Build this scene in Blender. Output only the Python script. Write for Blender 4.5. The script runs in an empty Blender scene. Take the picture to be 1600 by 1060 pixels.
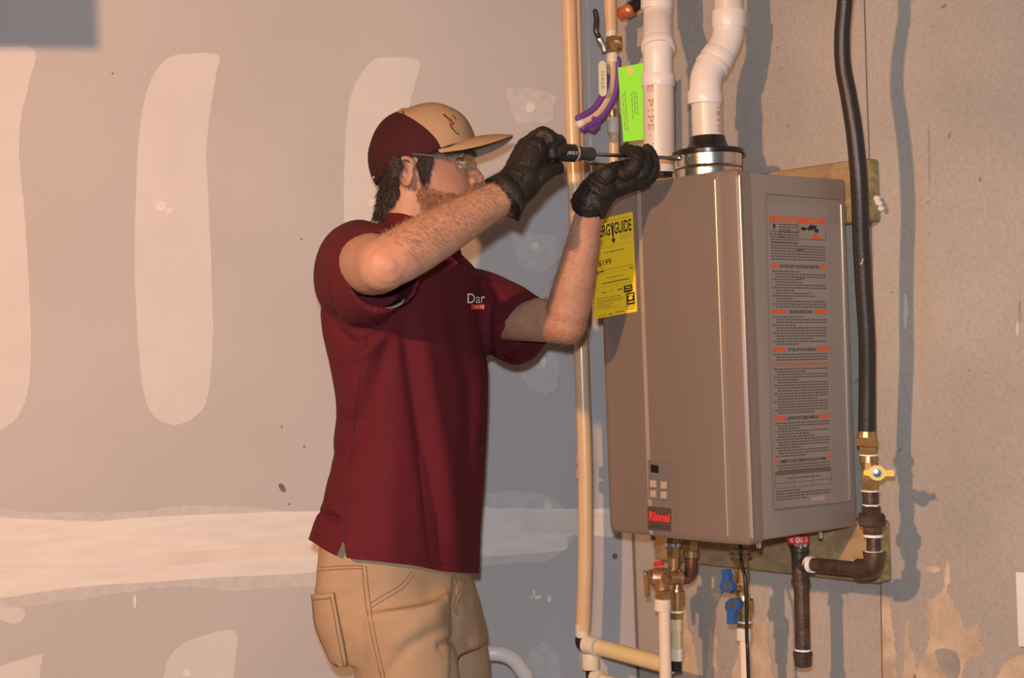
import bpy, bmesh, math, random
from math import sin, cos, pi, radians, sqrt
from mathutils import Vector, Matrix, noise
from mathutils.geometry import tessellate_polygon
from mathutils.bvhtree import BVHTree
random.seed(7)
SC = bpy.context.scene
COL = SC.collection
# ------------------------------------------------------------------ camera
F = 2450.0
CAMZ = 1.38
ROLL = radians(2.0); PITCH = radians(0.6)
r_ = Vector((cos(ROLL), 0, -sin(ROLL)))
u0 = Vector((sin(ROLL), 0, cos(ROLL)))
f_ = (Vector((0, 1, 0)) * cos(PITCH) + u0 * sin(PITCH)).normalized()
u_ = r_.cross(f_).normalized()
CAM = Vector((0, 0, CAMZ))
cd = bpy.data.cameras.new('camera'); co = bpy.data.objects.new('camera', cd); COL.objects.link(co)
M = Matrix((r_, u_, -f_)).transposed().to_4x4(); M.translation = CAM
co.matrix_world = M
cd.sensor_width = 36.0; cd.lens = F / 1600 * 36.0; cd.clip_start = 0.05
cd.dof.use_dof = True; cd.dof.focus_distance = 2.55; cd.dof.aperture_fstop = 7.1
SC.camera = co
# ------------------------------------------------------------------ world, lights, exposure
w = bpy.data.worlds.new('world'); SC.world = w; w.use_nodes = True
w.node_tree.nodes['Background'].inputs[0].default_value = (0.62, 0.60, 0.62, 1)
w.node_tree.nodes['Background'].inputs[1].default_value = 0.2
def area(name, loc, aim, size, energy, color):
    l = bpy.data.lights.new(name, 'AREA'); l.shape = 'DISK'; l.size = size; l.energy = energy; l.color = color
    o = bpy.data.objects.new(name, l); COL.objects.link(o); o.location = loc
    o.rotation_euler = (Vector(aim) - Vector(loc)).to_track_quat('-Z', 'Y').to_euler()
    return o
FLASH = CAM + r_ * -0.03 + u_ * 0.105
area('camera_flash', FLASH, (0.05, 3, 1.35), 0.05, 36, (0.92, 0.965, 1.02))
LAMP = Vector((-1.15, 0.30, CAMZ + 0.72))
sl = bpy.data.lights.new('work_lamp', 'SPOT'); sl.energy = 285; sl.color = (1.0, 0.505, 0.225); sl.shadow_soft_size = 0.035
sl.spot_size = radians(125); sl.spot_blend = 1.0
so = bpy.data.objects.new('work_lamp', sl); COL.objects.link(so); so.location = LAMP
so.rotation_euler = (Vector((-0.75, 2.7, 0.95)) - LAMP).to_track_quat('-Z', 'Y').to_euler()
vs = SC.view_settings; vs.view_transform = 'Standard'; vs.look = 'None'; vs.exposure = 0.0; vs.gamma = 1.0; vs.use_curve_mapping = False
# ------------------------------------------------------------------ frame helpers
def ray(px, py): return f_ + r_ * ((px - 800) / F) + u_ * (-(py - 530) / F)
def P(px, py, d): return CAM + ray(px, py) * d
DF = Vector((-0.637, 0.771, 0)).normalized()      # along the concrete wall, towards the corner
DS = Vector((DF.y, -DF.x, 0))                     # into the concrete wall
ZZ = Vector((0, 0, 1))
N0 = P(1162, 557, 2.48)
def onplane(px, py, o, n):
    d = ray(px, py); return CAM + d * ((o - CAM).dot(n) / d.dot(n))
CW0 = N0 + DS * 0.31
def Pc(px, py, off=0.0): return onplane(px, py, CW0 - DS * off, DS)
CORNER = Pc(984, 700); CORNER.z = 0
DW = Vector((-0.98, -0.19, 0)).normalized()       # along the drywall, leftwards
DN = Vector((-DW.y, DW.x, 0)).normalized()
if DN.y > 0: DN = -DN                              # drywall normal, towards the room
def Pd(px, py, off=0.0): return onplane(px, py, CORNER + DN * off, DN)
FR0 = N0
def Pf(px, py, off=0.0): return onplane(px, py, N0 - DS * off, DS)
def Ps(px, py, off=0.0): return onplane(px, py, N0 - DF * off, DF)   # heater right side
# ------------------------------------------------------------------ materials
MATS = {}
def lin(c): return tuple(((x / 255) / 12.92 if x <= 10 else (((x / 255) + 0.055) / 1.055) ** 2.4) for x in c)
def mat(name, col, rough=0.6, metal=0.0, bump=0.0, bscale=200.0, vary=0.0, vscale=20.0, col2=None, trans=0.0, alpha=1.0, sss=0.0, coat=0.0, sheen=0.0, stretch=None, spec=0.5):
    m = bpy.data.materials.new(name); m.use_nodes = True; nt = m.node_tree; b = nt.nodes['Principled BSDF']
    b.inputs['Base Color'].default_value = (*col, 1); b.inputs['Roughness'].default_value = rough; b.inputs['Metallic'].default_value = metal
    b.inputs['Specular IOR Level'].default_value = spec
    if trans: b.inputs['Transmission Weight'].default_value = trans
    if alpha < 1: b.inputs['Alpha'].default_value = alpha
    if sss:
        b.inputs['Subsurface Weight'].default_value = sss; b.inputs['Subsurface Radius'].default_value = (0.012, 0.005, 0.003); b.inputs['Subsurface Scale'].default_value = 0.6
    if coat: b.inputs['Coat Weight'].default_value = coat; b.inputs['Coat Roughness'].default_value = 0.15
    if sheen: b.inputs['Sheen Weight'].default_value = sheen; b.inputs['Sheen Roughness'].default_value = 0.5
    tc = nt.nodes.new('ShaderNodeTexCoord'); mp = nt.nodes.new('ShaderNodeMapping'); nt.links.new(tc.outputs['Object'], mp.inputs[0])
    if stretch: mp.inputs['Scale'].default_value = stretch
    if vary or col2:
        n = nt.nodes.new('ShaderNodeTexNoise'); n.inputs['Scale'].default_value = vscale; n.inputs['Detail'].default_value = 6
        nt.links.new(mp.outputs[0], n.inputs['Vector'])
        rp = nt.nodes.new('ShaderNodeValToRGB'); rp.color_ramp.elements[0].position = 0.35; rp.color_ramp.elements[1].position = 0.65
        c2 = col2 if col2 else tuple(min(1, x * (1 + vary)) for x in col)
        c1 = col if col2 else tuple(x * (1 - vary) for x in col)
        rp.color_ramp.elements[0].color = (*c1, 1); rp.color_ramp.elements[1].color = (*c2, 1)
        nt.links.new(n.outputs['Fac'], rp.inputs[0]); nt.links.new(rp.outputs[0], b.inputs['Base Color'])
    if bump:
        n2 = nt.nodes.new('ShaderNodeTexNoise'); n2.inputs['Scale'].default_value = bscale; n2.inputs['Detail'].default_value = 4
        nt.links.new(mp.outputs[0], n2.inputs['Vector'])
        bp = nt.nodes.new('ShaderNodeBump'); bp.inputs['Strength'].default_value = bump; bp.inputs['Distance'].default_value = 0.002
        nt.links.new(n2.outputs['Fac'], bp.inputs['Height']); nt.links.new(bp.outputs[0], b.inputs['Normal'])
    MATS[name] = m
    return m
mat('drywall', (0.42, 0.405, 0.42), 0.75, bump=0.12, bscale=500, vary=0.035, vscale=3)
mat('mud', (0.54, 0.525, 0.53), 0.7, bump=0.2, bscale=250, vary=0.025, vscale=14)
mat('mud_thin', (0.475, 0.46, 0.475), 0.75, bump=0.2, bscale=250, vary=0.06, vscale=60)
mat('mud_white', (0.63, 0.60, 0.59), 0.7, bump=0.1, bscale=150, vary=0.05, vscale=10, stretch=(1, 1, 6))
mat('mud_tape', (0.62, 0.575, 0.54), 0.75, bump=0.1, bscale=150, vary=0.05, vscale=10)
mat('paint_white', (0.75, 0.74, 0.72), 0.5)
mat('floor_concrete', (0.32, 0.30, 0.28), 0.8, bump=0.4, bscale=60, vary=0.15, vscale=4)
mat('joist_wood', (0.45, 0.33, 0.2), 0.8, bump=0.4, bscale=60, vary=0.2, vscale=8, stretch=(1, 12, 1))
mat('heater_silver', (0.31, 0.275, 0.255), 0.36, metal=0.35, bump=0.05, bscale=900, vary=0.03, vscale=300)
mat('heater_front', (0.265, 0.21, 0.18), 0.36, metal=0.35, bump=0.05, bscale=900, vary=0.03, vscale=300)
mat('highlight_and_print', (0.50, 0.44, 0.40), 0.3, metal=0.5)  # paler heater metal for painted edge highlights, also for label print
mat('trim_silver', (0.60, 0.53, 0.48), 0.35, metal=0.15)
mat('panel_grey', (0.15, 0.14, 0.13), 0.4)
mat('plate_brown', (0.085, 0.065, 0.06), 0.35)
mat('button_grey', (0.42, 0.32, 0.27), 0.45)
mat('black', (0.012, 0.012, 0.014), 0.35)
mat('rubber_black', (0.014, 0.012, 0.012), 0.28)
mat('hose_black', (0.022, 0.018, 0.016), 0.42, bump=0.2, bscale=120)
mat('pvc_white', (0.72, 0.665, 0.64), 0.35, vary=0.03, vscale=8)
mat('pvc_pipe', (0.64, 0.575, 0.51), 0.33, vary=0.03, vscale=8)
mat('pipe_print', (0.55, 0.16, 0.13), 0.5)
mat('aluminium', (0.72, 0.68, 0.64), 0.22, metal=1.0, bump=0.1, bscale=30, stretch=(1, 1, 14))
mat('chrome', (0.8, 0.8, 0.8), 0.18, metal=1.0)
mat('steel_shaft', (0.45, 0.4, 0.35), 0.3, metal=1.0)
mat('brass', (0.52, 0.34, 0.15), 0.32, metal=0.85, bump=0.1, bscale=80, vary=0.15, vscale=40)
mat('bronze', (0.44, 0.25, 0.14), 0.42, metal=0.75, bump=0.2, bscale=150, vary=0.15, vscale=40)
mat('copper_dark', (0.22, 0.11, 0.07), 0.35, metal=0.8, vary=0.3, vscale=30)
mat('copper_bright', (0.75, 0.25, 0.10), 0.35, metal=0.6)
mat('iron', (0.095, 0.062, 0.048), 0.42, metal=0.5, bump=0.4, bscale=180, vary=0.35, vscale=40)
mat('teflon', (0.75, 0.74, 0.72), 0.6)
mat('pex_tan', (0.62, 0.43, 0.26), 0.3, vary=0.05, vscale=20, coat=0.3)
mat('pex_yellow', (0.62, 0.50, 0.22), 0.35, col2=(0.66, 0.53, 0.33), vscale=14)
mat('pex_white', (0.74, 0.62, 0.50), 0.35, vary=0.03, vscale=20)
mat('coupling_white', (0.66, 0.60, 0.50), 0.45, vary=0.05, vscale=30)
mat('coupling_yellow', (0.60, 0.54, 0.33), 0.45, vary=0.05, vscale=30)
mat('yellow_plastic', (0.85, 0.52, 0.02), 0.4)
mat('blue_plastic', (0.03, 0.10, 0.34), 0.42)
mat('red_plastic', (0.65, 0.02, 0.02), 0.45)
mat('purple_plastic', (0.13, 0.045, 0.26), 0.4)
mat('tag_green', (0.24, 0.80, 0.01), 0.6)
mat('tag_white', (0.66, 0.60, 0.45), 0.6)
mat('label_yellow', (0.92, 0.64, 0.015), 0.5)
mat('ink', (0.02, 0.018, 0.012), 0.6)
mat('ink_soft', (0.10, 0.085, 0.075), 0.6)
mat('ink_olive', (0.16, 0.22, 0.02), 0.6)
mat('label_orange', (0.62, 0.10, 0.04), 0.5)
mat('label_band', (0.13, 0.10, 0.09), 0.5)
mat('label_film', (0.31, 0.275, 0.255), 0.30, metal=0.25)
mat('logo_red', (0.85, 0.03, 0.02), 0.5)
mat('stitch_red', (0.25, 0.03, 0.02), 0.8)
mat('white_ink', (0.8, 0.8, 0.8), 0.6)
mat('efflorescence_and_light', (0.50, 0.39, 0.295), 0.9, bump=0.6, bscale=120, vary=0.18, vscale=22)  # mineral bloom; also colours the painted lit zones low on the wall
mat('concrete_grey_patch', (0.30, 0.27, 0.25), 0.9, bump=0.4, bscale=120, vary=0.1, vscale=30)
mat('seam_dark', (0.16, 0.12, 0.10), 0.9)
mat('spray_red', (0.75, 0.09, 0.06), 0.9, col2=(0.45, 0.2, 0.16), vscale=60)
mat('shirt', (0.088, 0.0070, 0.014), 0.85, bump=0.25, bscale=1400, vary=0.06, vscale=5, spec=0.25)
mat('shirt_dark', (0.05, 0.004, 0.009), 0.85, bump=0.25, bscale=1400)
mat('undershirt', (0.30, 0.31, 0.33), 0.9)
mat('trouser', (0.365, 0.255, 0.165), 0.85, bump=0.35, bscale=900, vary=0.07, vscale=9, spec=0.2)
mat('trouser_seam', (0.19, 0.125, 0.07), 0.9, bump=0.4, bscale=700)
mat('boot', (0.08, 0.05, 0.03), 0.6)
mat('cap_tan', (0.38, 0.25, 0.15), 0.8, bump=0.35, bscale=900, vary=0.06, vscale=12, spec=0.2)
mat('cap_under', (0.23, 0.185, 0.14), 0.85, bump=0.3, bscale=900)
mat('cap_crown', (0.38, 0.25, 0.15), 0.8, bump=0.35, bscale=900, vary=0.06, vscale=12, spec=0.2)
mat('cap_mesh', (0.034, 0.007, 0.010), 0.8, bump=1.0, bscale=600, col2=(0.055, 0.011, 0.014), vscale=500)
mat('hair', (0.030, 0.017, 0.012), 0.5, bump=1.0, bscale=300, col2=(0.06, 0.033, 0.022), vscale=120, stretch=(3, 3, 0.5))
mat('beard', (0.24, 0.10, 0.05), 0.7, bump=1.0, bscale=400, col2=(0.44, 0.22, 0.12), vscale=220, stretch=(1, 1, 1))
mat('arm_hair', (0.26, 0.12, 0.06), 0.8)
mat('glove', (0.011, 0.009, 0.0085), 0.55, bump=1.0, bscale=160, col2=(0.021, 0.0155, 0.0135), vscale=40, spec=0.35)
mat('eye_white', (0.6, 0.55, 0.5), 0.2)
mat('iris', (0.05, 0.03, 0.02), 0.2)
mat('lens', (0.95, 0.97, 0.98), 0.02, trans=1.0, alpha=0.35)
mat('handle_black', (0.018, 0.016, 0.017), 0.38)
mat('handle_grey', (0.035, 0.033, 0.033), 0.5)
def crown_mat():
    m = MATS['cap_crown']; nt = m.node_tree; b = nt.nodes['Principled BSDF']; src = b.inputs['Base Color'].links[0].from_socket
    at = nt.nodes.new('ShaderNodeAttribute'); at.attribute_name = 'front'
    gt = nt.nodes.new('ShaderNodeMath'); gt.operation = 'MULTIPLY_ADD'; gt.inputs[1].default_value = 1500; gt.inputs[2].default_value = 0.5; gt.use_clamp = True
    nt.links.new(at.outputs['Fac'], gt.inputs[0])
    nz = nt.nodes.new('ShaderNodeTexNoise'); nz.inputs['Scale'].default_value = 500
    rp = nt.nodes.new('ShaderNodeValToRGB'); rp.color_ramp.elements[0].color = (0.030, 0.006, 0.009, 1); rp.color_ramp.elements[1].color = (0.06, 0.012, 0.016, 1)
    nt.links.new(nz.outputs['Fac'], rp.inputs[0])
    mx = nt.nodes.new('ShaderNodeMix'); mx.data_type = 'RGBA'; nt.links.new(gt.outputs[0], mx.inputs[0]); nt.links.new(rp.outputs[0], mx.inputs[6]); nt.links.new(src, mx.inputs[7]); nt.links.new(mx.outputs[2], b.inputs['Base Color'])
crown_mat()
def wood_mat(name, c1, c2, axis):
    m = bpy.data.materials.new(name); m.use_nodes = True; nt = m.node_tree; b = nt.nodes['Principled BSDF']
    tc = nt.nodes.new('ShaderNodeTexCoord'); mp = nt.nodes.new('ShaderNodeMapping'); nt.links.new(tc.outputs['Object'], mp.inputs[0])
    mp.inputs['Rotation'].default_value = (0, 0, -math.atan2(DF.y, DF.x))
    mp.inputs['Scale'].default_value = axis
    n = nt.nodes.new('ShaderNodeTexNoise'); n.inputs['Scale'].default_value = 30; n.inputs['Detail'].default_value = 5; n.inputs['Distortion'].default_value = 0.6
    nt.links.new(mp.outputs[0], n.inputs['Vector'])
    rp = nt.nodes.new('ShaderNodeValToRGB'); rp.color_ramp.elements[0].position = 0.38; rp.color_ramp.elements[1].position = 0.62
    rp.color_ramp.elements[0].color = (*c1, 1); rp.color_ramp.elements[1].color = (*c2, 1)
    nt.links.new(n.outputs['Fac'], rp.inputs[0]); nt.links.new(rp.outputs[0], b.inputs['Base Color']); b.inputs['Roughness'].default_value = 0.85
    bp = nt.nodes.new('ShaderNodeBump'); bp.inputs['Strength'].default_value = 0.3; bp.inputs['Distance'].default_value = 0.002
    nt.links.new(n.outputs['Fac'], bp.inputs['Height']); nt.links.new(bp.outputs[0], b.inputs['Normal'])
    MATS[name] = m
wood_mat('board_wood', (0.25, 0.16, 0.08), (0.37, 0.25, 0.13), (0.06, 1, 1))
wood_mat('board_end', (0.24, 0.19, 0.08), (0.40, 0.33, 0.16), (0.5, 2.5, 2.5))
def concrete_mat():
    m = bpy.data.materials.new('concrete'); m.use_nodes = True; nt = m.node_tree; b = nt.nodes['Principled BSDF']; L = nt.links
    tc = nt.nodes.new('ShaderNodeTexCoord')
    def nz(scale, detail=5, sc=(1, 1, 1), dist=0):
        mp = nt.nodes.new('ShaderNodeMapping'); mp.inputs['Scale'].default_value = sc; L.new(tc.outputs['Object'], mp.inputs[0])
        n = nt.nodes.new('ShaderNodeTexNoise'); n.inputs['Scale'].default_value = scale; n.inputs['Detail'].default_value = detail; n.inputs['Distortion'].default_value = dist
        L.new(mp.outputs[0], n.inputs['Vector']); return n
    def ramp(src, p0, c0, p1, c1):
        r = nt.nodes.new('ShaderNodeValToRGB'); e = r.color_ramp.elements; e[0].position = p0; e[0].color = (*c0, 1); e[1].position = p1; e[1].color = (*c1, 1)
        L.new(src, r.inputs[0]); return r
    def mix(fac, a, bb, mode='MIX'):
        x = nt.nodes.new('ShaderNodeMix'); x.data_type = 'RGBA'; x.blend_type = mode
        if isinstance(fac, float): x.inputs[0].default_value = fac
        else: L.new(fac, x.inputs[0])
        for s, v in ((6, a), (7, bb)):
            if isinstance(v, tuple): x.inputs[s].default_value = (*v, 1)
            else: L.new(v, x.inputs[s])
        return x.outputs[2]
    base = ramp(nz(3.2, 9).outputs['Fac'], 0.32, (0.335, 0.305, 0.285), 0.68, (0.425, 0.378, 0.345)).outputs[0]
    fine = ramp(nz(160, 6).outputs['Fac'], 0.3, (0.90, 0.90, 0.90), 0.65, (1.04, 1.04, 1.04)).outputs[0]
    c = mix(1.0, base, fine, 'MULTIPLY')
    st = ramp(nz(16, 4, (1, 1, 0.07)).outputs['Fac'], 0.56, (0, 0, 0), 0.78, (1, 1, 1)).outputs[0]
    c = mix(mix(1.0, st, (0.5, 0.5, 0.5), 'MULTIPLY'), c, (0.40, 0.30, 0.20))
    pit = ramp(nz(55, 1, dist=0.3).outputs['Fac'], 0.75, (0, 0, 0), 0.80, (1, 1, 1)).outputs[0]
    c = mix(pit, c, (0.22, 0.18, 0.155))
    L.new(c, b.inputs['Base Color']); b.inputs['Roughness'].default_value = 0.9
    bp = nt.nodes.new('ShaderNodeBump'); bp.inputs['Strength'].default_value = 0.35; bp.inputs['Distance'].default_value = 0.003
    L.new(nz(90, 8).outputs['Fac'], bp.inputs['Height']); L.new(bp.outputs[0], b.inputs['Normal'])
    MATS['concrete'] = m
concrete_mat()
# ------------------------------------------------------------------ mesh helpers
class MB:
    def __init__(s): s.v = []; s.f = []; s.m = []
    def add(s, vf, mi=0):
        n = len(s.v); s.v += vf[0]; s.f += [tuple(i + n for i in q) for q in vf[1]]; s.m += [mi] * len(vf[1]); return s
    def mesh(s, name):
        me = bpy.data.meshes.new(name); me.from_pydata([tuple(x) for x in s.v], [], s.f); me.validate(); return me
    def build(s, name, mats, parent=None, sharp=35, smooth=True, fixn=True):
        me = s.mesh(name)
        if fixn:
            bm = bmesh.new(); bm.from_mesh(me); bmesh.ops.recalc_face_normals(bm, faces=bm.faces); bm.to_mesh(me); bm.free()
        if isinstance(mats, str): mats = [mats]
        for mm in mats: me.materials.append(MATS[mm])
        if len(me.polygons) == len(s.m): me.polygons.foreach_set('material_index', s.m)
        if smooth:
            me.polygons.foreach_set('use_smooth', [True] * len(me.polygons)); me.set_sharp_from_angle(angle=radians(sharp))
        o = bpy.data.objects.new(name, me); COL.objects.link(o)
        if parent: put(o, parent)
        return o
def put(o, parent):
    o.parent = parent
    o.matrix_parent_inverse = Matrix.Translation(-parent.location) if parent.type == 'EMPTY' else Matrix.Identity(4)
def thing(name, label, cat, loc, group=None):
    o = bpy.data.objects.new(name, None); o.empty_display_size = 0.05; COL.objects.link(o); o.location = loc
    return tag(o, label, cat, group)
def tag(o, label, cat, group=None):
    o['label'] = label; o['category'] = cat
    if group: o['group'] = group
    return o
def struct(o): o['kind'] = 'structure'; return o
def frames(pts, up=None):
    pts = [Vector(p) for p in pts]; T = []
    for i in range(len(pts)):
        a = pts[max(0, i - 1)]; b = pts[min(len(pts) - 1, i + 1)]; T.append((b - a).normalized())
    x = up or (Vector((0, 0, 1)) if abs(T[0].z) < 0.9 else Vector((1, 0, 0)))
    x = (x - T[0] * x.dot(T[0])).normalized(); out = []
    for t in T:
        x = (x - t * x.dot(t)).normalized(); out.append((x, t.cross(x).normalized()))
    return pts, out
def loft(rings, cap=True):
    v = []; f = []; n = len(rings[0])
    for r in rings: v += [Vector(p) for p in r]
    for i in range(len(rings) - 1):
        for j in range(n):
            k = (j + 1) % n; f.append((i * n + j, i * n + k, (i + 1) * n + k, (i + 1) * n + j))
    if cap:
        f.append(tuple(reversed(range(n)))); f.append(tuple(range((len(rings) - 1) * n, len(rings) * n)))
    return v, f
def tube(pts, rad, n=16, cap=True, up=None, flat=1.0):
    pts, fr = frames(pts, up)
    if not isinstance(rad, (list, tuple)): rad = [rad] * len(pts)
    return loft([[p + x * (cos(2 * pi * j / n) * r) + y * (sin(2 * pi * j / n) * r * flat) for j in range(n)] for p, (x, y), r in zip(pts, fr, rad)], cap)
def smoothpath(pts, k=6):
    pts = [Vector(p) for p in pts]; out = []
    for i in range(len(pts) - 1):
        p0 = pts[max(0, i - 1)]; p1 = pts[i]; p2 = pts[i + 1]; p3 = pts[min(len(pts) - 1, i + 2)]
        for j in range(k):
            t = j / k
            out.append(0.5 * ((2 * p1) + (p2 - p0) * t + (2 * p0 - 5 * p1 + 4 * p2 - p3) * t * t + (3 * p1 - p0 - 3 * p2 + p3) * t ** 3))
    out.append(pts[-1]); return out
def capsule(pts, rad, n=14, flat=1.0, up=None):
    """tapered limb with rounded ends"""
    pts = [Vector(p) for p in pts]; rad = list(rad)
    a = (pts[0] - pts[1]).normalized(); b = (pts[-1] - pts[-2]).normalized()
    P1 = []; R1 = []
    for t in (0.98, 0.8, 0.5, 0.2): P1.append(pts[0] + a * rad[0] * t); R1.append(rad[0] * sqrt(1 - t * t))
    P1 += pts; R1 += rad
    for t in (0.2, 0.5, 0.8, 0.98): P1.append(pts[-1] + b * rad[-1] * t); R1.append(rad[-1] * sqrt(1 - t * t))
    return tube(P1, R1, n, True, up, flat)
def lathe(p0, axis, prof, n=24, rot=0.0, up=None):
    """prof: (distance along axis, radius)"""
    p0 = Vector(p0); ax = Vector(axis).normalized()
    x = up or (Vector((0, 0, 1)) if abs(ax.z) < 0.9 else Vector((1, 0, 0)))
    x = (x - ax * x.dot(ax)).normalized(); y = ax.cross(x)
    return loft([[p0 + ax * t + x * (cos(2 * pi * j / n + rot) * max(r, 1e-5)) + y * (sin(2 * pi * j / n + rot) * max(r, 1e-5)) for j in range(n)] for t, r in prof])
def box(o, ex, ey, ez, bev=0.0):
    """box from corner o with edge vectors"""
    o = Vector(o)
    if not bev:
        v = [o, o + ex, o + ex + ey, o + ey]; v += [p + ez for p in v]
        return v, [(0, 3, 2, 1), (4, 5, 6, 7), (0, 1, 5, 4), (1, 2, 6, 5), (2, 3, 7, 6), (3, 0, 4, 7)]
    bm = bmesh.new(); vf = box(o, ex, ey, ez); vs_ = [bm.verts.new(p) for p in vf[0]]
    for q in vf[1]: bm.faces.new([vs_[i] for i in q])
    bmesh.ops.bevel(bm, geom=bm.edges[:], offset=bev, segments=3, profile=0.5, affect='EDGES')
    bm.verts.index_update(); r = ([v.co.copy() for v in bm.verts], [tuple(v.index for v in f.verts) for f in bm.faces]); bm.free(); return r
def prism(poly, depth):
    """poly: 3D points of a planar outline, extruded by vector depth"""
    n = len(poly); poly = [Vector(p) for p in poly]
    tri = tessellate_polygon([poly]); v = poly + [p + depth for p in poly]
    f = [tuple(t) for t in tri] + [tuple(i + n for i in reversed(t)) for t in tri] + [(i, (i + 1) % n, (i + 1) % n + n, i + n) for i in range(n)]
    return v, f
def ball(c, rx, ry=None, rz=None, X=None, Y=None, Zv=None, n=16, m=10):
    ry = ry or rx; rz = rz or rx; X = X or Vector((1, 0, 0)); Y = Y or Vector((0, 1, 0)); Zv = Zv or ZZ; c = Vector(c)
    rings = []
    for i in range(m + 1):
        a = -pi / 2 + pi * (i + 0.001) / (m + 0.002); rr = cos(a)
        rings.append([c + X * (cos(2 * pi * j / n) * rr * rx) + Y * (sin(2 * pi * j / n) * rr * ry) + Zv * (sin(a) * rz) for j in range(n)])
    return loft(rings)
def nut(p, ax, r, h, rot=0.3, up=None): return lathe(p, ax, [(0, r * 0.90), (h * 0.12, r), (h * 0.88, r), (h, r * 0.90)], 6, rot, up)
def textvf(s, thick=0.0):
    """lettering in a unit box: x 0..1, y 0..1"""
    cu = bpy.data.curves.new('t', 'FONT'); cu.body = s; cu.offset = thick; cu.resolution_u = 3; cu.fill_mode = 'FRONT'
    ob = bpy.data.objects.new('t', cu); COL.objects.link(ob)
    dg = bpy.context.evaluated_depsgraph_get(); me = ob.evaluated_get(dg).to_mesh()
    v = [x.co.copy() for x in me.vertices]; f = [tuple(p.vertices) for p in me.polygons]
    bpy.data.objects.remove(ob); bpy.data.curves.remove(cu)
    x0 = min(p.x for p in v); x1 = max(p.x for p in v); y0 = min(p.y for p in v); y1 = max(p.y for p in v)
    return [((p.x - x0) / (x1 - x0), (p.y - y0) / (y1 - y0)) for p in v], f
def lettering(s, fn, m, parent, name='lettering', thick=0.0):
    v, f = textvf(s, thick); b = MB(); b.add(([fn(x, y) for x, y in v], f)); return b.build(name, m, parent, smooth=False, fixn=False)
def quadfn(a, b, c, d):
    """a bottom-left, b bottom-right, c top-right, d top-left"""
    def fn(x, y): return (a * (1 - x) + b * x) * (1 - y) + (d * (1 - x) + c * x) * y
    return fn
# ================================================================== SETTING
def catmull_closed(pts, k=6):
    n = len(pts); out = []
    for i in range(n):
        p0, p1, p2, p3 = (Vector(pts[(i + j) % n]) for j in (-1, 0, 1, 2))
        for j in range(k):
            t = j / k
            out.append(0.5 * ((2 * p1) + (p2 - p0) * t + (2 * p0 - 5 * p1 + 4 * p2 - p3) * t * t + (3 * p1 - p0 - 3 * p2 + p3) * t ** 3))
    return out
def patch(name, proj, outline, m, parent, th=0.0008, rag=1.2, k=7, curve=True):
    """thin skin of compound on a wall, its outline given where it lies on the wall"""
    pts = [Vector((x, y, 0)) for x, y in outline]
    if curve: pts = catmull_closed(pts, k)
    else:
        q = []
        for i in range(len(pts)):
            a = pts[i]; b = pts[(i + 1) % len(pts)]; nn = max(1, int((b - a).length / 5))
            q += [a.lerp(b, j / nn) for j in range(nn)]
        pts = q
    pts = [p + Vector((noise.noise(p * 0.21), noise.noise(p * 0.21 + Vector((9, 3, 1))), 0)) * rag * 1.6 + Vector((random.uniform(-1, 1), random.uniform(-1, 1), 0)) * rag * 0.35 for p in pts]
    c = sum(pts, Vector()) / len(pts)
    top = [proj(p.x, p.y, th) for p in pts]
    out = [proj(*((p + (p - c).normalized() * 0.8).xy), 0.00005) for p in pts]
    n = len(pts); tri = tessellate_polygon([top])
    b = MB(); b.add((top + out, [tuple(t) for t in tri] + [(i, (i + 1) % n, (i + 1) % n + n, i + n) for i in range(n)]))
    o = b.build(name, m, parent, smooth=False)
    return o
def wall(name, a, b, n, m, h=2.44, th=0.12):
    a = Vector((a.x, a.y, 0)); b = Vector((b.x, b.y, 0))
    mb = MB(); mb.add(box(a, b - a, -n * th, ZZ * h)); return struct(mb.build(name, m, smooth=False))
WL0 = CORNER + DW * 3.4
wl = wall('wall_left', CORNER, WL0, DN, 'drywall')
cw_end = CORNER - DF * 3.6
wr = wall('wall_right', CORNER + DF * 0.12, cw_end, -DS, 'concrete')
fl = MB(); fl.add(box(Vector((-4.2, -1.6, -0.1)), Vector((8.0, 0, 0)), Vector((0, 6.4, 0)), ZZ * 0.1)); struct(fl.build('floor', 'floor_concrete', smooth=False))
ce = MB(); ce.add(box(Vector((-4.2, -1.6, 2.66)), Vector((8.0, 0, 0)), Vector((0, 6.4, 0)), ZZ * 0.02)); ceil = struct(ce.build('ceiling', 'joist_wood', smooth=False))
for i in range(9):
    jb = MB(); jb.add(box(Vector((-4.0 + i * 0.9, -1.5, 2.44)), Vector((0.038, 0, 0)), Vector((0, 6.2, 0)), ZZ * 0.22)); jb.build('joist', 'joist_wood', ceil, smooth=False)
# added light blocker under the ceiling, out of frame at upper left, that throws the square shade on the drywall
wp = Pd(151, 76); bp_ = wp.lerp(LAMP, 0.25)
bl = MB(); bl.add(box(Vector((-1.9, bp_.y - 0.02, bp_.z)), Vector((bp_.x + 1.9, 0, 0)), Vector((0, 0.06, 0)), ZZ * (2.44 - bp_.z))); struct(bl.build('shade_blocker', 'drywall', smooth=False))

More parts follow.
